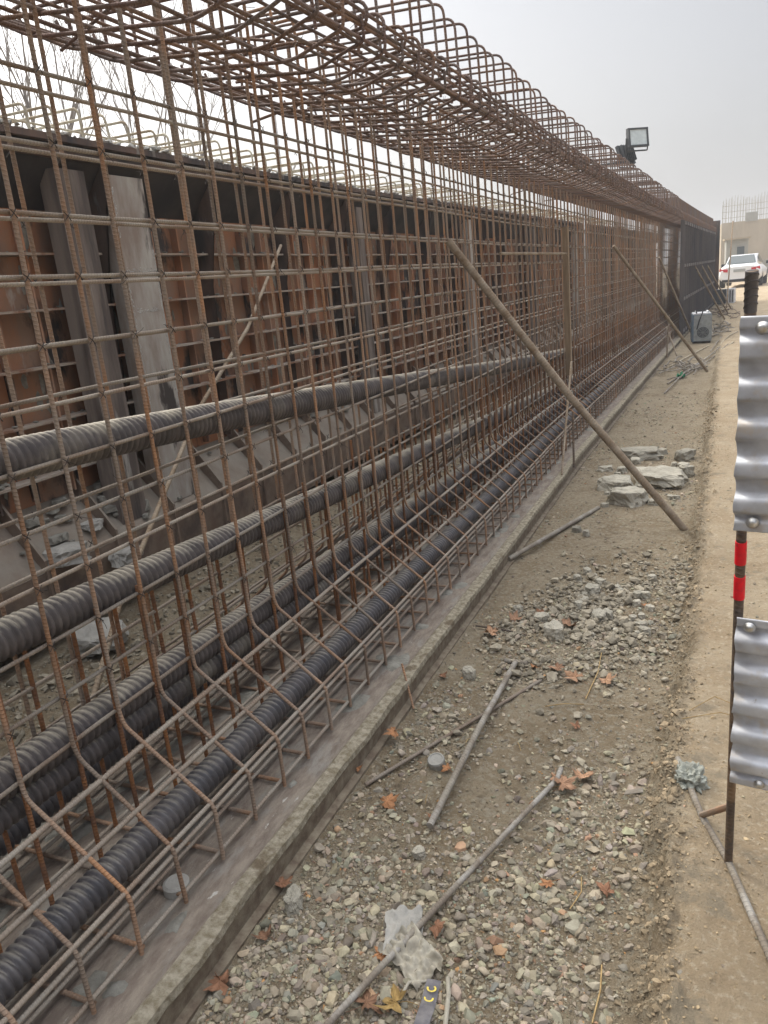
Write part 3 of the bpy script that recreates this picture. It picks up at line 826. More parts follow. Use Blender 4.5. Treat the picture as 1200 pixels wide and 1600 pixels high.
for _ in range(25):
    y_ = 0.6 + 15 * random.random() ** 1.3; x0 = float(S(y_))
    a_, b_ = random.choice([(-1.13, -1.60), (-1.20, -1.75), (-1.50, -2.05), (-1.14, -2.04), (-1.35, -1.9)])
    za, zb = random.choice([(0.81, 0.88), (0.90, 0.80), (0.90, 0.96), (0.86, 0.95), (0.80, 0.86)])
    j = lambda q: random.uniform(-q, q)
    P = fillet([(a_ + x0, y_ + j(0.05), za + j(0.02)), ((a_ * 0.6 + b_ * 0.4) + x0, y_ + j(0.08), (za + zb) / 2 + j(0.03)), (b_ + x0, y_ + j(0.09), zb + j(0.02))], 0.1, 5)
    mb.tube(P, random.choice([0.0055, 0.0065]), 6)
o = mb.build('loose_flange_bar', M['flange_bar'], kind='stuff'); o.parent = cage; o.location = -Vector(cage.location)
# tie wires with loose ends, a few broken straws of wire
mb = MB()
for y_ in ycage[:60]:
    for z_ in (0.581, 0.416, 0.248, 0.104, -0.057, -0.200, -0.344, -0.490, -0.628, -0.78, -0.93):
        for x_ in (-1.53, mir(-1.53)):
            if random.random() < 0.1: continue
            sx_ = 1 if x_ > CX else -1
            x0 = x_ + float(S(y_))
            r_ = 0.0092
            a = [(x0 + sx_ * r_ * 0.9, y_ - 0.010, z_ - 0.010), (x0 + sx_ * (r_ + 0.001), y_, z_), (x0 + sx_ * r_ * 0.9, y_ + 0.010, z_ + 0.010)]
            mb.tube(a, 0.0014, 4, caps=False)
            a = [(x0 + sx_ * r_ * 0.9, y_ - 0.010, z_ + 0.010), (x0 + sx_ * (r_ + 0.002), y_, z_), (x0 + sx_ * r_ * 0.9, y_ + 0.010, z_ - 0.010)]
            mb.tube(a, 0.0014, 4, caps=False)
            if random.random() < 0.5:
                d = [random.uniform(-0.03, 0.03) for _ in range(3)]
                mb.tube([(x0 + sx_ * 0.01, y_, z_), (x0 + sx_ * 0.02 + d[0] * 0.4, y_ + d[1] * 0.5, z_ + d[2] * 0.6), (x0 + sx_ * 0.015 + d[0], y_ + d[1], z_ + d[2])], 0.0008, 4, caps=False)
    for x_, z_ in ((-1.128, 0.83), (-1.24, 0.775), (-1.345, 0.75), (-1.46, 0.765), (-1.88, 0.82), (-2.05, 0.91), (-1.40, 0.905)):
        for _ in range(2):
            d = [random.uniform(-0.035, 0.035) for _ in range(3)]
            x0 = x_ + float(S(y_))
            mb.tube([(x0, y_, z_), (x0 + d[0] * 0.5, y_ + d[1] * 0.6, z_ + d[2] * 0.5), (x0 + d[0], y_ + d[1], z_ + d[2])], 0.0009, 4, caps=False)
o = mb.build('tie_wire', M['wire'], kind='stuff'); o.parent = cage; o.location = -Vector(cage.location)

# ------------------------------------------------------------------ post-tensioning ducts
def duct(xf, zfun, r, label, m='duct', y0=-0.5, y1=27.5, pitch=0.0235, amp=0.0064):
    ys_ = [y0]
    while ys_[-1] < y1:
        yy = ys_[-1]
        ys_.append(yy + (pitch / 7 if yy < 7 else pitch / 4 if yy < 12 else 0.4))
    ys_ = np.array(ys_)
    n = 20
    th = np.linspace(0, math.tau, n + 1)[:-1]
    YY, TH = np.meshgrid(ys_, th, indexing='ij')
    ph = (YY / pitch) + TH / math.tau
    w_ = np.where(YY < 12, 0.5 + 0.5 * np.cos(ph * math.tau), 0.5)
    rr = r - amp + 2 * amp * (w_ ** 0.42)
    sag = 0.004 * vnoise(YY * 0, YY, 1.3, xf * 10)
    Xc = xf + S(YY) + sag; Zc = zfun(YY)
    V = np.stack([Xc + rr * np.cos(TH), YY, Zc + rr * np.sin(TH)], -1).reshape(-1, 3)
    i_ = np.arange(len(ys_) - 1)[:, None] * n; j_ = np.arange(n)[None, :]; j2 = (j_ + 1) % n
    q_ = np.stack([i_ + j_, i_ + j2, i_ + n + j2, i_ + n + j_], -1).reshape(-1, 4)
    o = MB().add(V, q_, smooth=True).build('corrugated_duct', M[m])
    return tag(o, label, 'duct', 'corrugated tendon ducts in the cage')
def zi(tab):
    a = np.array(tab)
    # smooth interpolation through the measured heights
    def f(y):
        return np.interp(y, a[:, 0], a[:, 1])
    def g(y):
        return (f(y - 0.8) + f(y - 0.4) + f(y) + f(y + 0.4) + f(y + 0.8)) / 5
    return g
duct(-1.6, zi([(-2, -0.22), (1.27, -0.30), (2.0, -0.36), (3.5, -0.47), (4.6, -0.56), (6.2, -0.69), (10.6, -0.98), (16, -1.12), (30, -1.3)]), 0.047,
     'uppermost dark corrugated duct crossing the cage web at mid height', 'duct')
duct(-1.6, zi([(-2, -0.62), (1.16, -0.715), (2.0, -0.80), (3.4, -0.88), (4.5, -0.955), (8, -1.15), (12, -1.25), (30, -1.35)]), 0.045,
     'second dusty corrugated duct from the top, below the high one')
duct(-1.6, zi([(-2, -1.0), (1.27, -1.07), (2.2, -1.125), (3.8, -1.19), (6, -1.29), (12, -1.37), (30, -1.40)]), 0.043,
     'third corrugated duct, thickly dusted on top, resting over another duct')
duct(-1.61, zi([(-2, -1.082), (1.27, -1.152), (2.2, -1.207), (3.8, -1.272), (6, -1.372), (12, -1.45), (30, -1.455)]), 0.039,
     'corrugated duct tucked directly under the thickly dusted one')
duct(-1.395, lambda y: -1.358 + 0 * y, 0.038, 'lowest and nearest clean dark duct under the sloping bulb bars', 'duct_clean')
duct(mir(-1.395), lambda y: -1.358 + 0 * y, 0.038, 'lowest duct on the far side of the cage foot', 'duct_clean')

# ------------------------------------------------------------------ old formwork behind the cage
FS = 1.6
form = thing('steel_formwork', 'tall rusty steel formwork wall with ribs behind the cage, dusty sloping foot', 'formwork', (-3.2, 4.0, -1.6))
YF = np.concatenate([np.arange(-0.5, 8, 0.5), np.arange(8, 27.01, 1.0)])
def SF(y): return FS * S(y)
def fpart(mb, name, m, **kw):
    o = mb.build(name, M[m], **kw); unparent_fix(o, form); return o
def lintel(x0, x1, z0, z1, name, m): fpart(MB().prism([(x0, z0), (x1, z0), (x1, z1), (x0, z1)], YF, SF(YF)), name, m)
fpart(MB().prism([(-3.34, -0.86), (-3.24, -0.90), (-3.24, 0.55), (-3.34, 0.55)], YF, SF(YF)), 'skin_plate', 'form')
fpart(MB().prism([(-3.34, 0.552), (-3.238, 0.552), (-3.02, 0.80), (-3.02, 0.83), (-3.10, 0.83)], YF, SF(YF)), 'flange_soffit', 'soffit_dark')
fpart(MB().prism([(-3.34, -0.862), (-3.298, -0.842), (-3.00, -1.17), (-3.04, -1.19)], YF, SF(YF)), 'sloping_foot', 'form_dust')
fpart(MB().prism([(-3.042, -1.192), (-2.998, -1.172), (-3.02, -1.47), (-3.06, -1.47)], YF, SF(YF)), 'foot_plate', 'form_dust')
lintel(-3.22, -2.985, 0.832, 0.862, 'top_edge_plate', 'form_dark')
lintel(-3.06, -3.02, 0.765, 0.829, 'top_edge_beam', 'form_dark')
for z_ in (0.33, 0.06, -0.22, -0.49, -0.76):
    fpart(MB().prism([(-3.238, z_ - 0.008), (-3.145, z_ - 0.008), (-3.145, z_ + 0.004), (-3.238, z_ + 0.004)], YF, SF(YF)), 'shelf_stiffener', 'form_shelf')
# vertical fins, every second one darker
finy = [y_ for y_ in np.arange(0.52, 24.0, 0.243)]
pa = MB().prism([(-3.238, -0.88), (-3.188, -0.88), (-3.188, 0.53), (-3.238, 0.53)], [-0.006, 0.006])
pb = MB().prism([(-3.238, -0.88), (-3.175, -0.88), (-3.175, 0.46), (-3.03, 0.70), (-3.035, 0.775), (-3.238, 0.545)], [-0.006, 0.006])
pa2, pb2 = pa.build('fin', M['form']), pb.build('fin', M['form_dark'])
first = {0: True, 1: True}
for j, y_ in enumerate(finy):
    k_ = 1 if j % 4 == 0 else 0
    src = (pa2, pb2)[k_]
    if first[k_]: o = src; first[k_] = False
    else: o = src.copy(); col.objects.link(o)
    o.parent = form; o.location = Vector((float(SF(y_)), y_, 0)) - Vector(form.location)
# channel columns with cement runs
for j, y_ in enumerate((0.9, 3.19, 3.60, 6.6, 9.6, 12.6, 15.6, 18.6)):
    wdt = (0.1, 0.10, 0.135, 0.06, 0.06, 0.06, 0.06, 0.06)[j]
    xo = float(SF(y_))
    mb = MB()
    mb.box((-3.045 + xo, y_, -0.20), (0.012, 2 * wdt, 1.84))
    mb.box((-3.10 + xo, y_ - wdt + 0.006, -0.20), (0.098, 0.012, 1.84)); mb.box((-3.10 + xo, y_ + wdt - 0.006, -0.20), (0.098, 0.012, 1.84))
    c_ = fpart(mb, 'channel_column', 'form_grey' if j in (2, 4, 6) else 'form_brown')
    if j == 2:
        c_['label'] = 'channel column streaked with white cement'
        mb = MB()
        for side in (-1, 1):
            for z0 in np.arange(-1.05, 0.66, 0.008):
                if vnoise(z0, side * 3.0, 3.0, 51) < -0.35: continue
                r_ = random.uniform(0.003, 0.010)
                v_, f_ = HS[random.randrange(60)]
                mb.add(v_ * np.array([0.35, 0.8, 1.8]) * r_ + np.array([-3.0385 + xo, y_ + side * (wdt - 0.010 + random.uniform(-0.010, 0.006)), z0]), tr=f_)
        for z0, w_ in ((0.22, 0.25), (0.0, 0.2), (-0.36, 0.22)):
            for a in range(60):
                r_ = random.uniform(0.002, 0.009); v_, f_ = HS[random.randrange(60)]
                mb.add(v_ * np.array([0.35, 1.5, 0.9]) * r_ + np.array([-3.0385 + xo, y_ + random.uniform(-0.5, 0.5) * w_, z0 + abs(random.gauss(0, 0.012))]), tr=f_)
        fpart(mb, 'cement_run', 'efflo', kind='stuff')
mb = MB()
for _ in range(520):
    y_ = 0.8 + 14 * random.random() ** 1.4; z_ = random.choice([0.336, 0.066, -0.214, -0.484, -0.754]); xo = float(SF(y_))
    r_ = random.uniform(0.006, 0.022)
    v_, f_ = HS[random.randrange(60)]
    mb.add(v_ * np.array([1, 1.8, 0.7]) * r_ + np.array([-3.15 - random.random() * 0.07 + xo, y_, z_ + r_ * 0.3]), tr=f_)
for _ in range(420):
    y_ = 0.8 + 14 * random.random() ** 1.4; z_ = random.uniform(-0.8, 0.5); xo = float(SF(y_))
    n_ = 9; r_ = random.uniform(0.008, 0.035); st_ = random.uniform(1, 3.5)
    ring = [(-3.2375 + xo, y_ + r_ * random.uniform(0.5, 1.1) * math.cos(a * math.tau / n_), z_ + st_ * r_ * random.uniform(0.6, 1.1) * math.sin(a * math.tau / n_)) for a in range(n_)]
    mb.add(ring + [(-3.231 + xo, y_, z_)], tr=[(a, (a + 1) % n_, n_) for a in range(n_)])
fpart(mb, 'cement_splash', 'crust', kind='stuff')
# bolts along the shelves and the top edge
mb = MB()
for y_ in np.arange(1.0, 14, 0.122):
    for z_ in (0.20, -0.36):
        mb.tube([(-3.162 + float(SF(y_)), y_, z_), (-3.140 + float(SF(y_)), y_, z_)], 0.009, 6) if int(y_ * 100) % 2 else None
fpart(mb, 'bolt', 'form_dark', kind='stuff')
# slanting gussets over the dusty foot
g_ = MB().prism([(-3.29, -0.845), (-3.20, -0.83), (-2.99, -1.11), (-2.985, -1.45), (-3.015, -1.45), (-2.999, -1.165)], [-0.007, 0.007]).build('foot_gusset', M['form_dust'])
for j, y_ in enumerate(np.arange(2.0, 20, 0.49)):
    o = g_ if j == 0 else g_.copy()
    if j: col.objects.link(o)
    o.parent = form; o.location = Vector((float(SF(y_)), y_, 0)) - Vector(form.location)

for j in range(60):
    y_ = random.choice([random.uniform(2.6, 3.4), random.uniform(2.2, 12)]); f_ = random.uniform(0.05, 0.95)
    r_ = random.uniform(0.012, 0.05)
    chunk(-3.24 + 0.24 * f_ + float(SF(y_)), y_, r_, 'loose cement lump resting on the dusty sloping foot of the formwork', z=-0.885 - 0.27 * f_ + 0.002, scl=(1, 1.2, 0.6),
          seed=500 + j, sub=2, group='cement lumps lying on the formwork foot', sink=0.3, m='crust')
for x_, y_, z_, r_, l_ in ((-3.0, 2.62, -1.16, 0.11, 'big broken cement cake on the formwork foot at the far left'), (-2.92, 2.95, -1.27, 0.09, 'tilted cement slab below the broken cement cake at the far left'),
                           (-2.80, 2.55, -1.56, 0.13, 'grey cement block on the floor at the far left behind the cage'), (-3.08, 2.9, -1.08, 0.06, 'small cement lump beside the broken cement cake')):
    chunk(x_, y_, r_, l_, z=z_, scl=(1.1, 1.3, 0.5), seed=int(-x_ * 991), group=None, m='concrete')
# the girder already cast inside it
gird = thing('concrete_girder', 'neighbouring cast concrete girder with pale hoops along its rough top', 'girder', (-3.7, 4.0, -1.6))
mb = MB(); nx_ = 14
ysg = np.concatenate([np.arange(0.5, 8, 0.06), np.arange(8, 27, 0.3)])
xg = np.linspace(-3.08, -4.25, nx_)
XX, YY = np.meshgrid(xg, ysg)
ZZ = 0.875 + 0.018 * vnoise(XX, YY, 5, 41) + 0.012 * vnoise(XX, YY, 14, 42)
V = np.stack([XX + SF(YY), YY, ZZ], -1)
i_ = np.arange(len(ysg) - 1)[:, None] * nx_ + np.arange(nx_ - 1)[None, :]
mb.add(V.reshape(-1, 3), np.stack([i_, i_ + nx_, i_ + nx_ + 1, i_ + 1], -1).reshape(-1, 4), smooth=True)
def gpart(mb, name, m, **kw):
    o = mb.build(name, M[m], **kw); unparent_fix(o, gird); return o
mb.prism([(-3.342, -1.5), (-3.342, 0.60), (-3.12, 0.84), (-4.25, 0.84), (-4.1, 0.5), (-4.1, -1.5)], YF, SF(YF))
gpart(mb, 'girder_body', 'concrete')
mb = MB()
for j in range(1100):
    y_ = 1.0 + 20 * random.random() ** 1.4; r_ = random.uniform(0.012, 0.035)
    mb.add(sh1[random.randrange(24)] * r_ + np.array([random.uniform(-3.12, -2.985) + float(SF(y_)), y_, 0.866 + r_ * 0.4]), tr=f1, tint=(0.9,) * 3)
gpart(mb, 'cement_lumps', 'concrete', kind='stuff')
hv = []
for s_ in range(5):
    rg = random.Random(s_); j = lambda a=0.012: rg.uniform(-a, a)
    dz = j(0.02)
    hv.append(MB().tube(fillet([(-3.17, j(), 0.85), (-3.17 + j(), j(), 1.055 + dz), (-3.95, j(0.03), 1.07 + dz), (-3.95, j(), 0.85)], 0.04, 5), 0.0075, 6).build('hoop', M['pale_bar']))
for a in range(100):
    y_ = 2.2 + a * 0.185
    o = hv[a] if a < 5 else hv[rng.integers(5)].copy()
    if a >= 5: col.objects.link(o)
    o.parent = gird; o.location = Vector((float(SF(y_)) + rng.uniform(-.01, .01), y_ + rng.uniform(-.03, .03), rng.uniform(-0.012, 0.006))) - Vector(gird.location)
for x_ in (-3.3, -3.5, -3.7, -3.9):
    gpart(MB().tube(np.stack([x_ + SF(YF), YF, 0.975 + 0.01 * vnoise(YF * 0, YF, 1, x_)], -1), 0.006, 5), 'longitudinal_bar', 'pale_bar')

# ------------------------------------------------------------------ dark form panels at the far end of our cage
yp = np.arange(17.0, 28.3, 0.5)
dp = thing('form_panel', 'dark blue-grey steel side form standing over the far end of the cage', 'formwork', (-1.0, 22, -1.55))
def dpart(mb, name, m, **kw):
    o = mb.build(name, M[m], **kw); unparent_fix(o, dp); return o
dpart(MB().prism([(-1.175, -1.49), (-1.145, -1.49), (-1.145, 0.77), (-1.175, 0.77)], yp, S(yp)), 'side_plate', 'mesh_dark')
for y_ in np.arange(17.0, 28.0, 0.55):
    x_ = float(S(y_))
    dpart(MB().box((-1.12 + x_, y_ + 0.02, -0.36), (0.055, 0.02, 2.24)), 'rib', 'mesh_dark')
for z_ in (-1.40, -0.75, -0.1, 0.72):
    dpart(MB().prism([(-1.144, z_ - 0.03), (-1.105, z_ - 0.03), (-1.105, z_ + 0.03), (-1.144, z_ + 0.03)], yp[:-1] + 0.05, S(yp[:-1])), 'waler', 'mesh_dark')
mb = MB(); x_ = float(S(28.15))
mb.prism([(-2.15 + x_, -1.5), (-1.02 + x_, -1.5), (-1.02 + x_, 1.12), (-2.15 + x_, 1.12)], [28.12, 28.2])
dpart(mb, 'end_plate', 'form_dark')

# ------------------------------------------------------------------ props and braces
def bar_thing(name, pts, r, label, cat, m='prop_bar', group=None, n=10, dens_=0.25):
    P = densify(pts, dens_)
    b0 = Vector(P[0])
    o = MB().tube([Vector(p) - b0 for p in P], r, n).build(name, M[m], loc=b0)
    return tag(o, label, cat, group)
bar_thing('leaning_prop', [(-0.19, 4.80, -1.61), (-0.85, 4.62, -0.72), (-1.50, 4.46, 0.235)], 0.0235, 'thick dusty prop bar leaning from the bank against the cage, nearest of the props', 'prop', group='props leaning on the cage')
bar_thing('leaning_prop', [(-0.24, 11.9, -1.55), (-1.36, 10.6, 0.26)], 0.021, 'second nearest prop bar leaning on the cage, its foot in front of the grey machine', 'prop', group='props leaning on the cage')
bar_thing('leaning_prop', [(-0.62, 17.0, -1.53), (-1.22, 16.0, 0.10)], 0.020, 'thin prop bar leaning on the cage just before the dark panels', 'prop', group='props leaning on the cage')
for a, (y_, l_) in enumerate(((20.5, 'nearest of the three props against the dark panels'), (22.6, 'middle one of the three props against the dark panels'), (24.6, 'farthest of the three props against the dark panels'))):
    x_ = float(S(y_))
    bar_thing('leaning_prop', [(-0.42 + x_ * 0.9, y_ + 0.6, -1.48), (-1.30 + x_, y_ - 0.4, 0.15)], 0.02, l_, 'prop', group='props leaning on the cage')
x_ = float(S(27.5))
bar_thing('leaning_prop', [(-0.72 + x_, 25.4, -1.45), (-0.62 + x_, 28.2, 1.05)], 0.02, 'brown pole slanting up past the far end of the dark panels', 'prop', m='timber')
bar_thing('leaning_prop', [(-0.95, 19.0, -1.5), (-0.86, 20.6, 0.0)], 0.016, 'thin pole slanting the other way across the dark panels', 'prop')
# timber standing in the cage, and its slender neighbours
o = MB()
P0, P1 = np.array((-1.478, 8.02, 0.42)), np.array((-1.478, 7.98, -1.02))
d_ = (P1 - P0)
o.box((P0 + P1) / 2, (0.055, 0.07, 1.44), Matrix.Rotation(0.015, 3, 'X'))
tag(o.build('timber_batten', M['timber']), 'upright weathered timber batten tied against the middle of the cage', 'timber')
bar_thing('timber_rail', [(-1.49, 5.55, 0.166), (-1.47, 8.0, 0.17)], 0.010, 'thin pale horizontal rail tied to the cage beside the timber batten', 'rail', m='prop_bar')
bar_thing('thin_stick', [(-1.135, 5.75, -1.50), (-1.17, 6.2, -1.1), (-1.20, 6.62, -0.735)], 0.009, 'slender pale stick standing on the bed edge behind the big prop', 'stick', m='prop_bar')
bar_thing('thin_stick', [(-1.105, 6.1, -1.53), (-1.13, 6.25, -1.1)], 0.009, 'short dark rod upright against the bed edge behind the big prop', 'rod', m='post')
bar_thing('thin_stick', [(-1.09, 2.44, -1.60), (-1.15, 2.50, -1.44)], 0.0045, 'little rusty rod poking up over the bed lip', 'rod', m='rust_bar')
bar_thing('thin_stick', [(-0.93, 14.0, -1.56), (-0.90, 14.0, -0.85)], 0.013, 'upright peg beside the bed left of the grey machine', 'rod', m='prop_bar')
bar_thing('thin_stick', [(-0.78, 14.2, -1.56), (-0.98, 14.6, -1.1)], 0.012, 'short tilted stick beside the bed behind the upright peg', 'rod', m='prop_bar')
# the brace on the far side of the cage
bar_thing('brace_bar', [(-2.88, 4.90, 0.36), (-2.62, 3.95, -0.15), (-2.60, 3.34, -0.53), (-2.05, 2.0, -1.02), (-1.86, 1.42, -1.44)], 0.011, 'pale crooked brace bar running behind the cage down to the floor', 'brace', m='prop_bar')
bar_thing('threaded_rod', [(-1.74, 1.02, -1.48), (-1.78, 1.30, -0.25)], 0.016, 'thick purple-brown threaded rod upright behind the cage at the left edge', 'rod', m='post')

# ------------------------------------------------------------------ bars lying on the ground
def lying(pts, r, label, m='dust_bar', ribs=True, lift=0.0, name='offcut_bar'):
    P = densify([(x_, y_, gzf(x_, y_) + r + lift + dz_) for x_, y_, dz_ in pts], 0.05)
    return bar_thing(name, P, r, label, 'rebar offcut', m, 'loose bars lying on the ground', dens_=1)
lying([(-0.786, 1.80, 0), (-0.784, 2.32, 0.022), (-0.782, 2.86, 0.004)], 0.0115, 'thick ribbed rebar offcut crossing over a thinner bar', lift=0.008)
lying([(-0.835, 2.885, 0), (-0.735, 2.875, 0)], 0.0105, 'short rebar stub lying across the top end of the thick offcut')
lying([(-1.07, 1.94, 0.006), (-0.87, 2.34, 0.004), (-0.655, 2.768, 0)], 0.0068, 'thinner smooth bar passing under the thick ribbed offcut', m='long_bar')
lying([(-0.80, 1.02, 0.002), (-0.62, 1.62, 0.006), (-0.485, 2.06, 0.002), (-0.464, 2.14, 0.0), (-0.463, 2.20, 0.004)], 0.0085, 'long whitish bar with a bent end lying over the gravel in the foreground', m='dust_bar', lift=0.014)
lying([(-1.126, 4.073, 0.01), (-0.781, 5.208, 0)], 0.0145, 'loose round bar lying from the bed edge towards the broken slabs')
lying([(-1.06, 3.19, 0.01), (-0.92, 3.18, 0.01), (-0.789, 3.15, 0.004)], 0.0045, 'thin dark wire rod lying beside the rubble patch', m='post')
for j, (a, b, c_, d_, l_) in enumerate([(-0.62, 12.2, 0.12, 15.4, 'longest thin rod on the ground, right of the grey machine'), (-0.55, 11.6, 0.02, 15.0, 'thin rod lying close beside the longest one'),
                                        (-0.72, 11.0, -0.10, 14.6, 'thin rod reaching towards the foot of the second prop'), (-0.80, 12.8, -0.30, 15.6, 'thin rod lying in front of the grey machine'),
                                        (-0.70, 10.2, -0.40, 13.2, 'nearest of the thin rods, passing under the second prop'), (-0.25, 14.5, 0.08, 19.0, 'thin rod running on past the grey machine'),
                                        (-0.15, 15.0, 0.20, 17.6, 'thin rod on the bank beside the grey machine'), (-0.90, 12.0, -0.60, 13.4, 'short thin rod by the bed edge')]):
    lying([(a, b, 0.004 * j), ((a + c_) / 2 + 0.03 * math.sin(j), (b + d_) / 2, 0.02), (c_, d_, 0.004)], 0.009, l_, m='pale_bar' if j % 3 == 0 else 'dust_bar', name='thin_rod')
def coil(x, y, n_, label, m, spread=0.4, sy=1.4):
    mb = MB()
    for _ in range(n_):
        c0 = np.array([x + random.uniform(-1, 1) * spread * 0.6, y + random.uniform(-1, 1) * sy * 0.7])
        a0 = random.uniform(0, 6.28)
        pts = []
        for t in np.linspace(0, 1, 9):
            p = c0 + np.array([math.cos(a0 + t * 3.5) * spread * 0.5 + t * 0.1, math.sin(a0 + t * 3) * sy * 0.5])
            pts.append((p[0], p[1], gzf(p[0], p[1]) + 0.02 + 0.07 * random.random()))
        mb.tube(pts, random.choice([0.008, 0.011]), 5)
    o = mb.build('cable_tangle', M[m])
    return tag(o, label, 'cables')
coil(-0.33, 18.4, 16, 'tangle of grey cables and wire behind the grey machine', 'dust_bar')
coil(-0.20, 23.5, 14, 'heap of dark cables before the white car', 'post', 0.45, 2.4)
coil(-0.62, 12.6, 10, 'scatter of wire ends on the ground before the grey machine', 'dust_bar', 0.35, 1.2)
def crumple_g():
    V = []
    for a in range(11):
        for b in range(11):
            u, v = a / 10 - 0.5, b / 10 - 0.5
            V.append((u * 0.11, v * 0.18, 0.10 * abs(mnoise.noise(Vector((u * 4, v * 4, 7.3)))) + 0.01))
    return MB().add(V, [(a * 11 + b, (a + 1) * 11 + b, (a + 1) * 11 + b + 1, a * 11 + b + 1) for a in range(10) for b in range(10)])
o = crumple_g().build('plastic_scrap', M['green'], loc=(-0.58, 11.6, gzf(-0.58, 11.6)))
tag(o, 'small crumpled green plastic scrap between the thin rods', 'litter')

# ------------------------------------------------------------------ grey machine and the small one further on
mc = thing('welding_machine', 'grey and blue boxy welding machine with a round fan grille in front', 'welding machine', (-0.47, 16.45, gzf(-0.47, 16.45)), 0.10)
W_, D_, H_ = 0.36, 0.55, 0.56
mc.scale = (0.95, 0.95, 0.9)
MB().box((0, 0, 0.04 + H_ / 2), (W_, D_, H_)).build('casing', M['blue_steel'], mc)
mb = MB().box((0.015, -D_ / 2 - 0.006, 0.04 + H_ / 2), (W_ - 0.02, 0.01, H_ - 0.02)).build('front_panel', M['cream_steel'], mc)
mb = MB().box((0, 0, 0.055 + H_), (W_ * 0.92, D_ * 0.98, 0.026)).box((-0.10, 0.0, 0.085 + H_), (0.02, D_ * 0.8, 0.03)).box((0.12, 0.02, 0.085 + H_), (0.03, D_ * 0.7, 0.03))
mb.build('top_tray', M['white_steel'], mc)
th = np.linspace(0, math.tau, 25)[:-1]
cx_, cz_ = 0.02, 0.04 + 0.19
mb = MB().add([(cx_ + 0.115 * math.cos(t), -D_ / 2 - 0.014, cz_ + 0.115 * math.sin(t)) for t in th] + [(cx_, -D_ / 2 - 0.014, cz_)], tr=[(j, (j + 1) % 24, 24) for j in range(24)])
fan = mb.build('fan_opening', M['lamp_body'], mc)
mb = MB()
for r_ in (0.03, 0.06, 0.09, 0.115):
    mb.tube([(cx_ + r_ * math.cos(t), -D_ / 2 - 0.018, cz_ + r_ * math.sin(t)) for t in np.linspace(0, math.tau, 25)], 0.0028, 5, caps=False)
for t in np.linspace(0, math.pi, 5)[:-1]:
    mb.tube([(cx_ - 0.115 * math.cos(t), -D_ / 2 - 0.018, cz_ - 0.115 * math.sin(t)), (cx_ + 0.115 * math.cos(t), -D_ / 2 - 0.018, cz_ + 0.115 * math.sin(t))], 0.0025, 5)
mb.build('grille', M['cream_steel'], fan)
MB().tube(fillet([(-0.1, -0.22, H_ + 0.06), (-0.12, -0.24, H_ + 0.14), (0.02, -0.26, H_ + 0.12), (-0.06, -0.30, H_ - 0.1), (-0.10, -0.33, 0.3)], 0.05), 0.012, 6).build('cable', M['black'], mc)
for sx_ in (-1, 1):
    for sy_ in (-1, 1):
        MB().box((sx_ * W_ * 0.42, sy_ * D_ * 0.42, 0.02), (0.04, 0.05, 0.04)).build('foot', M['black'], mc)
m2 = thing('generator_box', 'small dark box with pale louvred side on the ground before the white car', 'machine', (-0.13, 27.5, gzf(-0.13, 27.5)), -0.1)
MB().box((-0.10, 0, 0.22), (0.38, 0.5, 0.44)).build('casing', M['lamp_body'], m2)
MB().box((0.21, 0, 0.22), (0.23, 0.52, 0.46)).build('side_panel', M['white_steel'], m2)
for j in range(3): MB().box((0.14 + j * 0.07, -0.268, 0.22), (0.03, 0.012, 0.36)).build('louvre', M['lamp_body'], m2)

# ------------------------------------------------------------------ post with galvanized sheets
base = np.array((0.0453, 1.7927, -1.5)); top = np.array((0.0358, 1.5017, -0.0276))
ax = (top - base); LN = np.linalg.norm(ax); ax /= LN
post = thing('marker_post', 'upright ribbed bar post with two red tape bands welded to a bar on the ground', 'post', tuple(base))
def pp(t): return ax * LN * t
MB().tube(densify([pp(0.0) - ax * 0.003, pp(1.0)], 0.2), 0.0098, 14).build('upright', M['post'], post)
mb = MB()
# ribs of the thick threaded head
for s_ in np.arange(LN * 0.96, LN * 0.995, 0.0125):
    pts = []
    for t in np.linspace(0, math.tau, 17):
        pts.append(ax * (s_ + 0.0065 * math.sin(t + 2.6)) + np.array([math.cos(t), math.sin(t), 0]) * 0.0106)
    mb.tube(pts, 0.0014, 5, caps=False)
mb.tube(densify([pp(0.953), pp(1.0)], 0.05), 0.0108, 14)
mb.build('threaded_head', M['head'], post)
for t0, t1 in ((0.608, 0.643), (0.551, 0.588)):
    MB().tube([pp(t0), pp(t1)], 0.0112, 14).build('tape_band', M['tape'], post)
MB().tube(densify([np.array((-0.10, 2.215, -1.493)) - base, np.array((-0.02, 1.945, -1.490)) - base, np.array((0.045, 1.79, -1.490)) - base, np.array((0.16, 1.41, -1.489)) - base], 0.1), 0.0088, 10).build('ground_bar', M['dust_bar'], post)
MB().tube([np.array((-0.022, 1.95, -1.485)) - base, np.array((0.0443, 1.755, -1.295)) - base], 0.0085, 8).build('strut', M['rust_bar'], post)
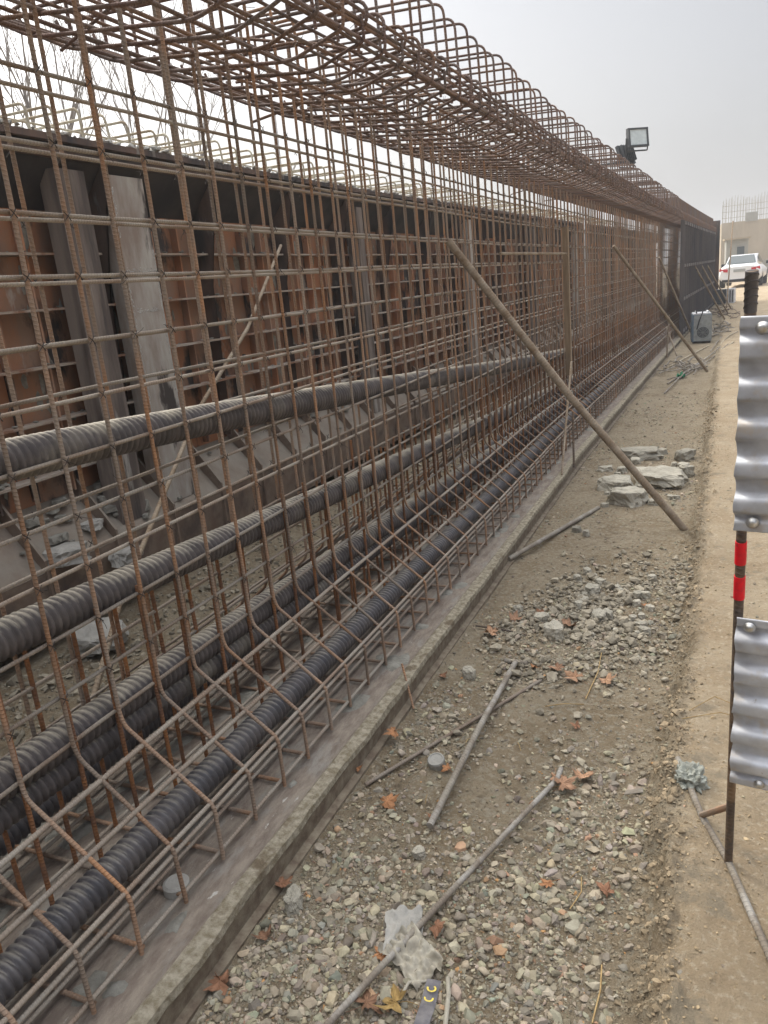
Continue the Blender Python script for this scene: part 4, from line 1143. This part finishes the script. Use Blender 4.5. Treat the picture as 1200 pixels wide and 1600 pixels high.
# corrugated sheets bolted to the post
R3 = np.array([1.0, -0.12, 0.02]); R3 = R3 - ax * R3.dot(ax); R3 /= np.linalg.norm(R3)
NN = np.cross(R3, ax)            # towards the camera
if NN[1] > 0: NN = -NN
def sheet(t0, t1, pitch, label, bolts, xoff=0.0, w_=0.42, amp=0.012):
    th_ = thing('corrugated_sheet', label, 'corrugated sheet', tuple(base + pp((t0 + t1) / 2) + NN * (0.0145 + amp)), group=None)
    L_ = (t1 - t0) * LN
    n_ = int(L_ / 0.003)
    s_ = np.linspace(-L_ / 2, L_ / 2, n_)
    flat = 0.020
    w0 = np.clip((L_ / 2 - np.abs(s_) - flat) / 0.012, 0, 1)
    h_ = amp * np.cos((s_) / pitch * math.tau) * w0
    h_ = np.tanh(h_ / amp * 2.4) * amp * 0.95
    xs_ = np.linspace(0, w_, 6)
    V = []
    for d_, sg in ((0.0015, 0), (-0.0015, 1)):
        for a in xs_:
            for b, hh in zip(s_, h_):
                e_ = 0.0015 * math.sin(b * 90) if a == 0 else 0
                V.append(R3 * (a + e_ + xoff) + ax * b + NN * (hh + d_))
    k = n_
    q_ = []
    for sg in (0, 1):
        o0 = sg * 6 * k
        for a in range(5):
            for b in range(k - 1):
                f = (o0 + a * k + b, o0 + (a + 1) * k + b, o0 + (a + 1) * k + b + 1, o0 + a * k + b + 1)
                q_.append(f if sg == 0 else f[::-1])
    for b in range(k - 1): q_.append((b, b + 1, 6 * k + b + 1, 6 * k + b))
    for a in range(5):
        q_.append((a * k, 6 * k + a * k, 6 * k + (a + 1) * k, (a + 1) * k))
        q_.append((a * k + k - 1, (a + 1) * k + k - 1, 6 * k + (a + 1) * k + k - 1, 6 * k + a * k + k - 1))
    mb = MB().add(V, q_, smooth=True)
    o = mb.build('sheet', M['galv'], th_)
    bm_ = o.data
    for bx_, bs_ in bolts:
        c_ = R3 * (bx_ + xoff) + ax * bs_ + NN * 0.0035
        mb = MB()
        V = []; n2 = 18
        for rr, hh in ((0.012, 0), (0.012, 0.002), (0.0095, 0.0035), (0.0088, 0.0065), (0.006, 0.009), (0.0025, 0.0098)):
            for t in np.linspace(0, math.tau, n2 + 1)[:-1]:
                V.append(c_ + R3 * rr * math.cos(t) + ax * rr * math.sin(t) + NN * hh)
        V.append(c_ + NN * 0.0095)
        q_ = [(a * n2 + b, a * n2 + (b + 1) % n2, (a + 1) * n2 + (b + 1) % n2, (a + 1) * n2 + b) for a in range(5) for b in range(n2)]
        tr_ = [(5 * n2 + b, 5 * n2 + (b + 1) % n2, 6 * n2) for b in range(n2)]
        mb.add(V, q_, tr_, smooth=True).build('bolt', M['bolt'], th_)
    return th_
LU = (0.952 - 0.668) * LN; LL = (0.530 - 0.213) * LN
sheet(0.668, 0.952, LU / 5.5, 'upper galvanized corrugated sheet bolted to the post at the right edge', [(0.034, -LU / 2 + 0.022), (0.036, LU / 2 - 0.02)], -0.013, amp=0.0085)
sheet(0.213, 0.530, LL / 5.5, 'lower galvanized corrugated sheet below the red tape bands', [(0.026, LL / 2 - 0.018), (0.062, -LL / 2 + 0.018)], -0.001)

# ------------------------------------------------------------------ leaves, straws, paper
def leaf_mesh(seed, tint, size=0.05):
    size *= 1.3
    rg = random.Random(seed)
    base_ = [(-180, 0.10), (-160, 0.32), (-140, 0.60), (-125, 0.52), (-112, 0.58), (-95, 0.45), (-80, 0.62), (-70, 0.78), (-60, 0.98), (-52, 0.80), (-42, 0.74), (-30, 0.52),
             (-18, 0.76), (-10, 0.80), (0, 1.10), (10, 0.80), (18, 0.76), (30, 0.52), (42, 0.74), (52, 0.80), (60, 0.98), (70, 0.78), (80, 0.62), (95, 0.45), (112, 0.58), (125, 0.52), (140, 0.60), (160, 0.32)]
    torn = rg.choice([None, None, -60, 60, 0, 130])
    pts = []
    for a, r_ in base_:
        r2 = r_ * rg.uniform(0.85, 1.1)
        if torn is not None and abs(a - torn) < 35: r2 *= rg.uniform(0.5, 0.75)
        pts.append((a + rg.uniform(-3, 3), r2))
    k = len(pts)
    cu, cv, tw = rg.uniform(0.5, 1.5) * rg.choice([1, 1, -0.6]), rg.uniform(-0.6, 1.1), rg.uniform(-0.7, 0.7)
    ph = rg.uniform(0, 6.28)
    V = [(0, 0, 0)]
    for fr in (0.33, 0.66, 1.0):
        for a, r_ in pts:
            rr = r_ * fr
            x_, y_ = rr * math.sin(R(a)), rr * math.cos(R(a))
            ve = 0.05 * fr * math.cos(R(a) * 6)
            z_ = cu * x_ * x_ * 0.5 + cv * y_ * abs(y_) * 0.35 + tw * x_ * y_ + ve + 0.07 * fr * math.sin(R(a) * 3 + ph) + rg.uniform(-0.03, 0.03)
            V.append((x_ * (1 - 0.18 * abs(cu) * x_ * x_), y_ * (1 - 0.12 * abs(cv) * y_ * y_), z_))
    V = np.array(V) * size
    V[:, 2] -= V[:, 2].min() * 0.8
    tr_ = [(0, 1 + (j + 1) % k, 1 + j) for j in range(k)]
    q_ = [(1 + m_ * k + j, 1 + m_ * k + (j + 1) % k, 1 + (m_ + 1) * k + (j + 1) % k, 1 + (m_ + 1) * k + j) for m_ in (0, 1) for j in range(k)]
    vt = np.ones((len(V), 3)) * np.array(tint) * np.array([rg.uniform(0.75, 1.15) for _ in range(len(V))])[:, None]
    vt[1 + 2 * k:] *= 0.82
    mb = MB().add(V, [f[::-1] for f in q_], [f[::-1] for f in tr_], tint=vt)
    mb.tube([(0, 0, 0.002), (0.1 * size, -0.5 * size, 0.1 * size), (0.05 * size, -1.1 * size, 0.05 * size)], 0.0009, 4, tint=tint)
    return mb
ORG, RED, BRN, TAN, YEL, DRK = (0.95, 0.72, 0.52), (0.66, 0.52, 0.46), (0.88, 0.80, 0.76), (1.10, 1.02, 0.95), (0.85, 0.88, 0.5), (0.52, 0.44, 0.40)
LV = [(-1.085, 2.22, 0.035, ORG, 'curled orange-brown leaf leaning on the outer side of the steel lip'),
      (-0.964, 1.879, 0.036, ORG, 'orange leaf with two lobes on the gravel, left of the thick offcut'),
      (-1.058, 2.70, 0.026, RED, 'small dark red curled leaf on bare soil near the lip'),
      (-0.742, 1.34, 0.024, ORG, 'bright orange curled leaf beside the crumpled paper'),
      (-0.635, 1.448, 0.030, RED, 'reddish brown leaf under the long whitish bar'),
      (-0.655, 1.215, 0.042, YEL, 'large yellow-brown leaf at the bottom edge of the photo'),
      (-0.72, 1.185, 0.038, DRK, 'dark brown leaf left of the large yellow one'),
      (-1.09, 1.13, 0.045, RED, 'big crumpled red-brown leaf tucked under the bed edge in the lower left'),
      (-0.835, 2.105, 0.020, ORG, 'small orange leaf right beside the concrete puck'),
      (-0.60, 2.85, 0.038, BRN, 'brown leaf touching the short rebar stub'),
      (-0.70, 2.86, 0.020, ORG, 'small orange leaf at the end of the rebar stub'),
      (-0.52, 2.80, 0.042, TAN, 'pale tan maple leaf, left one of two between rubble and straw'),
      (-0.40, 2.82, 0.044, TAN, 'pale tan maple leaf below the long straw, right one of two'),
      (-0.463, 2.48, 0.022, RED, 'small pinkish leaf left of the lone straw stub'),
      (-0.385, 2.19, 0.046, TAN, 'large tan leaf just above the bent end of the long bar'),
      (-0.44, 2.11, 0.040, BRN, 'brown leaf overlapping the bent end of the long bar'),
      (-0.395, 1.674, 0.024, ORG, 'little orange leaf standing among pebbles right of the long bar'),
      (-0.47, 2.16, 0.026, TAN, 'small pale leaf left of the bent bar end'),
      (-0.96, 3.12, 0.045, TAN, 'pale leaf by the thin dark wire rod'),
      (-0.90, 3.30, 0.038, BRN, 'brown leaf behind the thin dark wire rod'),
      (-0.645, 3.29, 0.046, BRN, 'brown leaf lying against the round earthy stone'),
      (-0.79, 3.42, 0.030, RED, 'reddish leaf left of the round earthy stone'),
      (-0.33, 3.62, 0.022, ORG, 'small orange leaf at the edge of the grey rubble patch'),
      (-0.25, 1.70, 0.028, RED, 'small red leaf on the crumbly foot of the bank'),
      (-1.11, 1.45, 0.034, RED, 'red-brown leaf behind the upright stone at the bed edge'),
      (-1.125, 2.0, 0.020, ORG, 'narrow orange leaf stuck below the lip'),
      (-1.05, 1.28, 0.030, DRK, 'dark leaf rolled up by the lower channel'),
      (-0.80, 1.86, 0.020, RED, 'tiny red leaf just below the thick ribbed offcut')]
for j, (x_, y_, s_, t_, l_) in enumerate(LV):
    o = leaf_mesh(j, t_, s_).build('dry_leaf', M['leaf'], loc=(x_, y_, gzf(x_, y_) + 0.008 + 0.1 * s_))
    if j == 0: o.location.z += 0.02
    o.rotation_euler = (random.uniform(-0.35, 0.35), random.uniform(-0.35, 0.35), random.uniform(0, 6.28))
    tag(o, l_, 'leaf', 'fallen leaves on the ground')
def straw(pts, r, label):
    P = [(x_, y_, gzf(x_, y_) + 0.006 + h_) for x_, y_, h_ in pts]
    bar_thing('dry_straw', P, r, label, 'straw', 'straw', 'dry straws on the ground', n=5, dens_=0.03)
straw([(-0.458, 2.664, 0), (-0.44, 2.86, 0.012), (-0.46, 3.13, 0.003)], 0.0022, 'long curved straw between the two tan leaves')
straw([(-0.60, 2.59, 0), (-0.53, 2.61, 0.005), (-0.46, 2.635, 0)], 0.0018, 'thin straw lying crosswise on bare soil')
straw([(-0.226, 1.316, 0), (-0.22, 1.40, 0.006), (-0.228, 1.475, 0)], 0.0022, 'short yellow straw at the lower edge by the bank')
straw([(-0.33, 1.62, 0), (-0.31, 1.68, 0.006), (-0.32, 1.74, 0)], 0.0018, 'small straw stub among the pebbles')
straw([(-0.08, 2.52, 0.004), (0.0, 2.62, 0.012), (0.10, 2.56, 0.004)], 0.0016, 'straw arching over the sandy bank behind the post')
straw([(-0.10, 2.48, 0.004), (0.02, 2.53, 0.008), (0.12, 2.50, 0.002)], 0.0016, 'straw lying straight on the sandy bank behind the post')
straw([(0.085, 3.05, 0.0), (0.07, 3.18, 0.006)], 0.0022, 'short orange straw on the bank right of the red tape')
for j in range(9):
    x_, y_ = random.uniform(-1.0, -0.2), random.uniform(1.1, 4.5); a = random.uniform(0, 3.1); l_ = random.uniform(0.03, 0.09)
    straw([(x_, y_, 0.002), (x_ + l_ * 0.5 * math.cos(a), y_ + l_ * 0.5 * math.sin(a), 0.008), (x_ + l_ * math.cos(a), y_ + l_ * math.sin(a), 0.002)], 0.0012,
          'tiny stray straw bit on the trench floor')
def crumple(w_, h_, seed, n=16, amp=0.012):
    V = []
    for a in range(n + 1):
        for b in range(n + 1):
            u, v = a / n - 0.5, b / n - 0.5
            z_ = amp * abs(mnoise.noise(Vector((u * 5 + seed, v * 5, 0.3)))) * 2.4 + amp * 0.7 * abs(mnoise.noise(Vector((u * 12 + seed, v * 12, 4))))
            e = 1 + 0.25 * mnoise.noise(Vector((math.atan2(v, u) * 1.5, seed, 0)))
            V.append((u * w_ * e, v * h_ * e, z_))
    q_ = [(a * (n + 1) + b, (a + 1) * (n + 1) + b, (a + 1) * (n + 1) + b + 1, a * (n + 1) + b + 1) for a in range(n) for b in range(n)]
    return MB().add(V, q_, smooth=True)
o = crumple(0.14, 0.10, 3, n=26, amp=0.02).build('crumpled_paper', M['paper'], loc=(-0.660, 1.345, gzf(-0.66, 1.345) + 0.010)); o.rotation_euler = (0.15, 0.1, -0.5)
tag(o, 'crumpled cream paper scrap under the long whitish bar near the bottom', 'litter')
o = crumple(0.10, 0.13, 9, amp=0.012).build('crumpled_paper', M['concrete'], loc=(-0.715, 1.41, gzf(-0.715, 1.41) + 0.008)); o.rotation_euler = (0.05, 0.1, 0.4)
tag(o, 'grey sacking scrap left of the cream paper, partly under the bar', 'litter')
st = thing('printed_strap', 'dark strap scrap with yellow marks at the bottom edge of the gravel', 'strap', (-0.585, 1.235, gzf(-0.585, 1.235) + 0.016), 0.10)
mb = MB()
n_ = 10
V = [((u - 0.5) * 0.035, (v / n_ - 0.5) * 0.13, 0.004 * math.sin(v * 0.9) + 0.002 * (1 - (2 * u - 1) ** 2)) for v in range(n_ + 1) for u in (0, 0.5, 1)]
mb.add(V, [(a * 3 + b, a * 3 + b + 1, (a + 1) * 3 + b + 1, (a + 1) * 3 + b) for a in range(n_) for b in range(2)])
mb.build('strap', M['strip'], st)
def arc_mark(cx_, cy_, r_, a0, a1, zz=0.008):
    mb = MB(); V = []
    for t in np.linspace(R(a0), R(a1), 14):
        V += [(cx_ + (r_ - 0.0022) * math.cos(t), cy_ + 0.8 * (r_ - 0.0022) * math.sin(t), zz), (cx_ + (r_ + 0.0022) * math.cos(t), cy_ + 0.8 * (r_ + 0.0022) * math.sin(t), zz)]
    mb.add(V, [(2 * a, 2 * a + 1, 2 * a + 3, 2 * a + 2) for a in range(13)])
    return mb
arc_mark(0.001, 0.036, 0.0095, -200, 60).build('yellow_mark', M['yellow'], st)
arc_mark(0.001, 0.010, 0.0095, -190, 20).build('yellow_mark', M['yellow'], st)
# thin curled peelings beside it
mb = MB().tube([(-0.60, 1.30, 0), (-0.645, 1.27, 0.012), (-0.655, 1.22, 0.0)], 0.004, 6).build('paper_peel', M['paper'], loc=(0, 0, gzf(-0.62, 1.25) + 0.012))
tag(mb, 'narrow curled paper peeling left of the printed strap', 'litter')
mb = MB().tube([(-0.565, 1.32, 0), (-0.545, 1.27, 0.012), (-0.53, 1.20, 0.0)], 0.006, 6).build('paper_peel', M['paper'], loc=(0, 0, gzf(-0.55, 1.25) + 0.014))
tag(mb, 'wider curled paper peeling right of the printed strap', 'litter')
o = chunk(-0.055, 2.12, 0.045, 'crumpled grey-green cloth or plastic on the bank beside the ground bar', name='crumpled_rag', scl=(1, 1.2, 0.6), m='plastic', cat='rag', group=None, seed=77, sub=4)
me = o.data
co = np.zeros(len(me.vertices) * 3); me.vertices.foreach_get('co', co); co = co.reshape(-1, 3)
nz = np.array([0.012 * abs(mnoise.noise(Vector(p) * 45)) + 0.006 * mnoise.noise(Vector(p) * 110) for p in co])
co += co / np.maximum(np.linalg.norm(co, axis=1), 1e-6)[:, None] * (nz * 2)[:, None] - 0.004
me.vertices.foreach_set('co', co.ravel())
if 'group' in o: del o['group']
mb = MB().add([(-0.03, 0, 0), (0.03, 0.002, 0.004), (0.034, 0.016, 0.010), (-0.02, 0.014, 0.004)], [(0, 1, 2, 3)])
mb.add([(-0.03, 0, -0.002), (0.03, 0.002, 0.002), (0.034, 0.016, 0.008), (-0.02, 0.014, 0.002)], [(3, 2, 1, 0)])
o = mb.build('metal_scrap', M['dust_bar'], loc=(-0.223, 2.12, gzf(-0.223, 2.12) + 0.010)); o.rotation_euler[2] = 0.35
tag(o, 'small shiny metal sliver on the trench floor by the bank', 'litter')

# ------------------------------------------------------------------ flood lights
def flood(loc, rz, tilt, s_, label, face):
    t = thing('flood_light', label, 'flood light', loc, rz)
    Rm = Matrix.Rotation(tilt, 3, 'X')
    mb = MB().box((0, 0.03, 0), (0.44 * s_, 0.05, 0.36 * s_), Rm)
    for j in range(7): mb.box(Rm @ Vector(((-0.18 + j * 0.06) * s_, 0.08, 0)), (0.01, 0.06, 0.30 * s_), Rm)
    hb = mb.build('housing', M['lamp_body'], t)
    if face:
        MB().box(Rm @ Vector((0, -0.002, 0)), (0.38 * s_, 0.012, 0.30 * s_), Rm).build('lens', M['lamp_face'], t)
        mb = MB()
        for dx, dz, a, b in ((-0.20, 0, 0.035, 0.36), (0.20, 0, 0.035, 0.36), (0, 0.163, 0.44, 0.033), (0, -0.163, 0.44, 0.033)):
            mb.box(Rm @ Vector((dx * s_, -0.004, dz * s_)), (a * s_, 0.03, b * s_), Rm)
        mb.build('bezel', M['lamp_body'], t)
    MB().tube(fillet([(-0.24 * s_, 0.03, 0), (-0.24 * s_, 0.05, -0.24 * s_), (0.24 * s_, 0.05, -0.24 * s_), (0.24 * s_, 0.03, 0)], 0.02), 0.012, 6).build('bracket', M['lamp_body'], t)
    return t
pole = thing('lamp_pole', 'slender pole rising behind the cage carrying two flood lights', 'pole', (-2.25, 14.0, -1.5))
MB().tube([(0, 0, 0), (0, 0, 3.15)], 0.025, 8).build('shaft', M['white_steel'], pole)
MB().box((0.35, 0, 3.12), (0.9, 0.04, 0.04)).build('crossbar', M['lamp_body'], pole)
flood((-1.38, 13.8, 1.93), R(35), R(-8), 0.78, 'flood light with pale glass face turned to the viewer above the cage', True)
flood((-1.62, 14.0, 1.72), R(-120), R(20), 0.8, 'dark flood light turned away, behind the pale-faced one', False)

# ------------------------------------------------------------------ far things
car = thing('parked_car', 'white saloon car seen from behind, parked on the road at the far end', 'car', (0.40, 37.0, gzf(0.40, 37.0)), R(-6))
car.scale = (0.93, 0.93, 0.93)
def loft(secs, name, m, parent):
    """cross-sections along the car: list of (y, [(x, z)...])"""
    k = len(secs[0][1]); V = []
    for y_, p in secs: V += [(a, y_, b) for a, b in p]
    q_ = [(i_ * k + j, (i_ + 1) * k + j, (i_ + 1) * k + (j + 1) % k, i_ * k + (j + 1) % k) for i_ in range(len(secs) - 1) for j in range(k)]
    mb = MB().add(V, q_, smooth=True)
    for s0 in (0, len(secs) - 1):
        c_ = np.mean([(a, secs[s0][0], b) for a, b in secs[s0][1]], axis=0)
        vv = [(a, secs[s0][0], b) for a, b in secs[s0][1]] + [tuple(c_)]
        mb.add(vv, tr=[(j, (j + 1) % k, k) if s0 == 0 else ((j + 1) % k, j, k) for j in range(k)])
    o = mb.build(name, m, parent)
    return o
def ringp(hw, z0, z1, r_=0.19):
    return [(-hw + r_, z0), (hw - r_, z0), (hw, z0 + r_), (hw * 1.0, (z0 + z1) / 2), (hw - 0.02, z1 - r_), (hw - r_ - 0.04, z1), (-hw + r_ + 0.04, z1), (-hw + 0.02, z1 - r_), (-hw * 1.0, (z0 + z1) / 2), (-hw, z0 + r_)]
loft([(0, ringp(0.80, 0.34, 0.92)), (0.06, ringp(0.87, 0.27, 1.00)), (0.5, ringp(0.90, 0.24, 1.03)), (2.2, ringp(0.90, 0.22, 0.98)), (3.8, ringp(0.89, 0.24, 0.92)), (4.5, ringp(0.80, 0.3, 0.72))], 'body', M['car'], car)
loft([(0.62, [(-0.70, 0.98), (0.70, 0.98), (0.66, 1.02), (-0.66, 1.02)]), (1.25, [(-0.74, 0.98), (0.74, 0.98), (0.56, 1.41), (-0.56, 1.41)]), (2.3, [(-0.74, 0.96), (0.74, 0.96), (0.57, 1.44), (-0.57, 1.44)]), (3.2, [(-0.72, 0.94), (0.72, 0.94), (0.66, 0.99), (-0.66, 0.99)])], 'cabin', M['car'], car)
V = [(-0.62, 0.655, 1.045), (0.62, 0.655, 1.045), (0.50, 1.20, 1.395), (-0.50, 1.20, 1.395)]
MB().add(np.array(V) + np.array((0, -0.03, 0.012)), [(0, 1, 2, 3)]).build('rear_window', M['glass'], car)
for s_ in (-1, 1):
    MB().box((s_ * 0.66, 0.045, 0.80), (0.36, 0.10, 0.13), Matrix.Rotation(s_ * 0.22, 3, 'Z') @ Matrix.Rotation(-s_ * 0.12, 3, 'Y')).build('tail_light', M['red_lamp'], car)
    MB().box((s_ * 0.98, 2.75, 1.0), (0.18, 0.10, 0.13)).build('side_mirror', M['black'], car)
    for y_ in (0.95, 3.65):
        wb = MB()
        t_ = np.linspace(0, math.tau, 21)[:-1]
        pr = [(0, -0.1), (0.22, -0.11), (0.32, -0.10), (0.33, 0), (0.32, 0.10), (0.22, 0.11), (0, 0.1)]
        V = [(s_ * 0.80 + b, y_ + a * math.cos(t), 0.325 + a * math.sin(t)) for a, b in pr for t in t_]
        wb.add(V, [(i_ * 20 + j, i_ * 20 + (j + 1) % 20, (i_ + 1) * 20 + (j + 1) % 20, (i_ + 1) * 20 + j) for i_ in range(6) for j in range(20)])
        wb.build('wheel', M['tyre'], car)
    V = [(s_ * 0.745, 1.1, 1.03), (s_ * 0.75, 2.85, 1.0), (s_ * 0.60, 2.25, 1.39), (s_ * 0.60, 1.35, 1.38)]
    MB().add(np.array(V) + np.array((s_ * 0.02, 0, 0)), [(0, 1, 2, 3)]).build('side_window', M['glass'], car)
MB().box((0, -0.012, 0.76), (0.50, 0.02, 0.12)).build('number_plate', M['plate_white'], car)
MB().box((0, 0.03, 0.33), (1.45, 0.08, 0.12)).build('rear_valance', M['black'], car)

bd = thing('far_building', 'long tan rendered building with concrete upper wall beyond the white car', 'building', (6, 78, -1.35), R(2))
def bx(mb, c, d): return mb.box(c, d)
MB().box((6.3, 6, 2.1), (26, 10, 4.2)).build('wall', M['wall_tan'], bd)
MB().box((8.3, 0.96, 1.05), (20.1, 0.15, 2.0)).build('lower_wall', M['wall_pale'], bd)
mb = MB()
for j in range(110): mb.box((-6.6 + j * 0.235, 1.3, 4.9 + 0.35 * math.sin(j * 12.9) ** 2), (0.022, 0.03, 2.4))
for z_ in (4.6, 5.1, 5.6): mb.box((6.3, 1.33, z_), (26, 0.03, 0.03))
for j in range(110): mb.box((-6.6 + j * 0.235, 2.4, 4.9 + 0.3 * math.sin(j * 7.9) ** 2), (0.022, 0.03, 2.3))
for j in range(150): mb.box((-6.6 + j * 0.172, 3.6, 4.8 + 0.4 * math.sin(j * 5.9) ** 2), (0.02, 0.03, 2.2))
mb.build('starter_bars', M['pale_bar'], bd, kind='stuff')
for x_ in (-4.3, 4.0, 9.0):
    MB().box((x_, 1.2, 4.5), (1.0, 0.6, 0.75)).build('roof_box', M['wall_pale'], bd)
hut = thing('site_hut', 'small pale hut with a dark window left behind the white car', 'hut', (0.42, 55, -1.35), R(3))
MB().box((0, 1, 1.15), (1.25, 2, 2.3)).build('wall', M['wall_pale'], hut)
MB().box((0.0, 0.95, 2.355), (1.5, 2.3, 0.10)).build('roof', M['wall_tan'], hut)
MB().box((0.2, -0.02, 1.55), (0.42, 0.05, 0.6)).build('window', M['glass'], hut)
wl = MB(); wl.box((11.5, 60, -0.9), (20, 0.4, 0.9)); tag(wl.build('boundary_wall', M['wall_pale']), 'low pale boundary wall across the road behind the white car', 'wall')

sh = thing('teal_shed', 'small teal-roofed shed glimpsed beyond the old formwork', 'shed', (-9.6, 24.5, -1.5), R(-10))
MB().box((0, 0, 1.6), (3.2, 3, 3.2)).build('wall', M['wall_pale'], sh)
MB().prism([(-1.8, 3.2), (1.8, 3.2), (0, 3.75)], [-1.7, 1.7]).build('roof', M['teal'], sh)
pl = MB().tube([(0, 0, 0), (0, 0, 6.2)], 0.07, 8); pl.tube([(0, 0, 4.3), (0.5, 0, 4.9)], 0.03, 6)
tag(pl.build('utility_pole', M['white_steel'], loc=(-11.2, 19.5, -1.5)), 'pale utility pole standing beyond the old formwork', 'pole')

# bare trees
def tree(loc, h, seed, label):
    rg = random.Random(seed)
    t = thing('bare_tree', label, 'tree', loc, 0, 'bare trees beyond the formwork')
    tk, br = MB(), MB()
    def grow(p, d, l, r_, depth):
        n_ = 4; pts = [p]; q_ = p.copy(); dd = d.copy()
        for _ in range(n_):
            dd = dd + Vector((rg.uniform(-.12, .12), rg.uniform(-.12, .12), 0.06)); dd.normalize()
            q_ = q_ + dd * (l / n_); pts.append(q_.copy())
        (tk if depth == 0 else br).tube([tuple(a) for a in pts], np.linspace(r_, r_ * 0.62, n_ + 1), 6 if depth < 2 else 4, caps=False)
        if depth >= 5 or r_ < 0.004: return
        for _ in range(rg.choice([2, 3, 3]) if depth else 4):
            a = Vector((rg.uniform(-1, 1), rg.uniform(-1, 1), rg.uniform(0.1, 0.9))); a.normalize()
            nd = (dd * 0.85 + a * 0.62).normalized()
            k_ = rg.randint(2, n_)
            grow(pts[k_].copy(), nd, l * rg.uniform(0.6, 0.82), r_ * 0.6 * (1 if k_ > 2 else 0.85), depth + 1)
    grow(Vector((0, 0, 0)), Vector((0, 0, 1)), h * 0.33, 0.085, 0)
    tk.build('trunk', M['bark'], t); br.build('branches', M['bark'], t)
tree((-14.0, 14.0, -1.5), 11.5, 1, 'bare tree left of the others, its twigs behind the upper left bars')
tree((-13.3, 17.0, -1.5), 10.5, 2, 'bare tree in the middle of the row behind the formwork')
tree((-15.5, 15.2, -1.5), 12.0, 5, 'bare tree set farther back behind the upper left bars')

# ------------------------------------------------------------------ the dusty winter air
hz = bpy.data.materials.new('haze_air'); hz.use_nodes = True
hn = hz.node_tree; hn.nodes.clear()
ho = hn.nodes.new('ShaderNodeOutputMaterial'); hv_ = hn.nodes.new('ShaderNodeVolumePrincipled')
hv_.inputs['Color'].default_value = (0.92, 0.93, 0.95, 1); hv_.inputs['Density'].default_value = 0.0028
hv_.inputs['Anisotropy'].default_value = 0.2
hn.links.new(hv_.outputs[0], ho.inputs['Volume'])
MB().box((0, 725, 5.0), (840, 1495, 15.4)).build('haze', hz, kind='stuff')
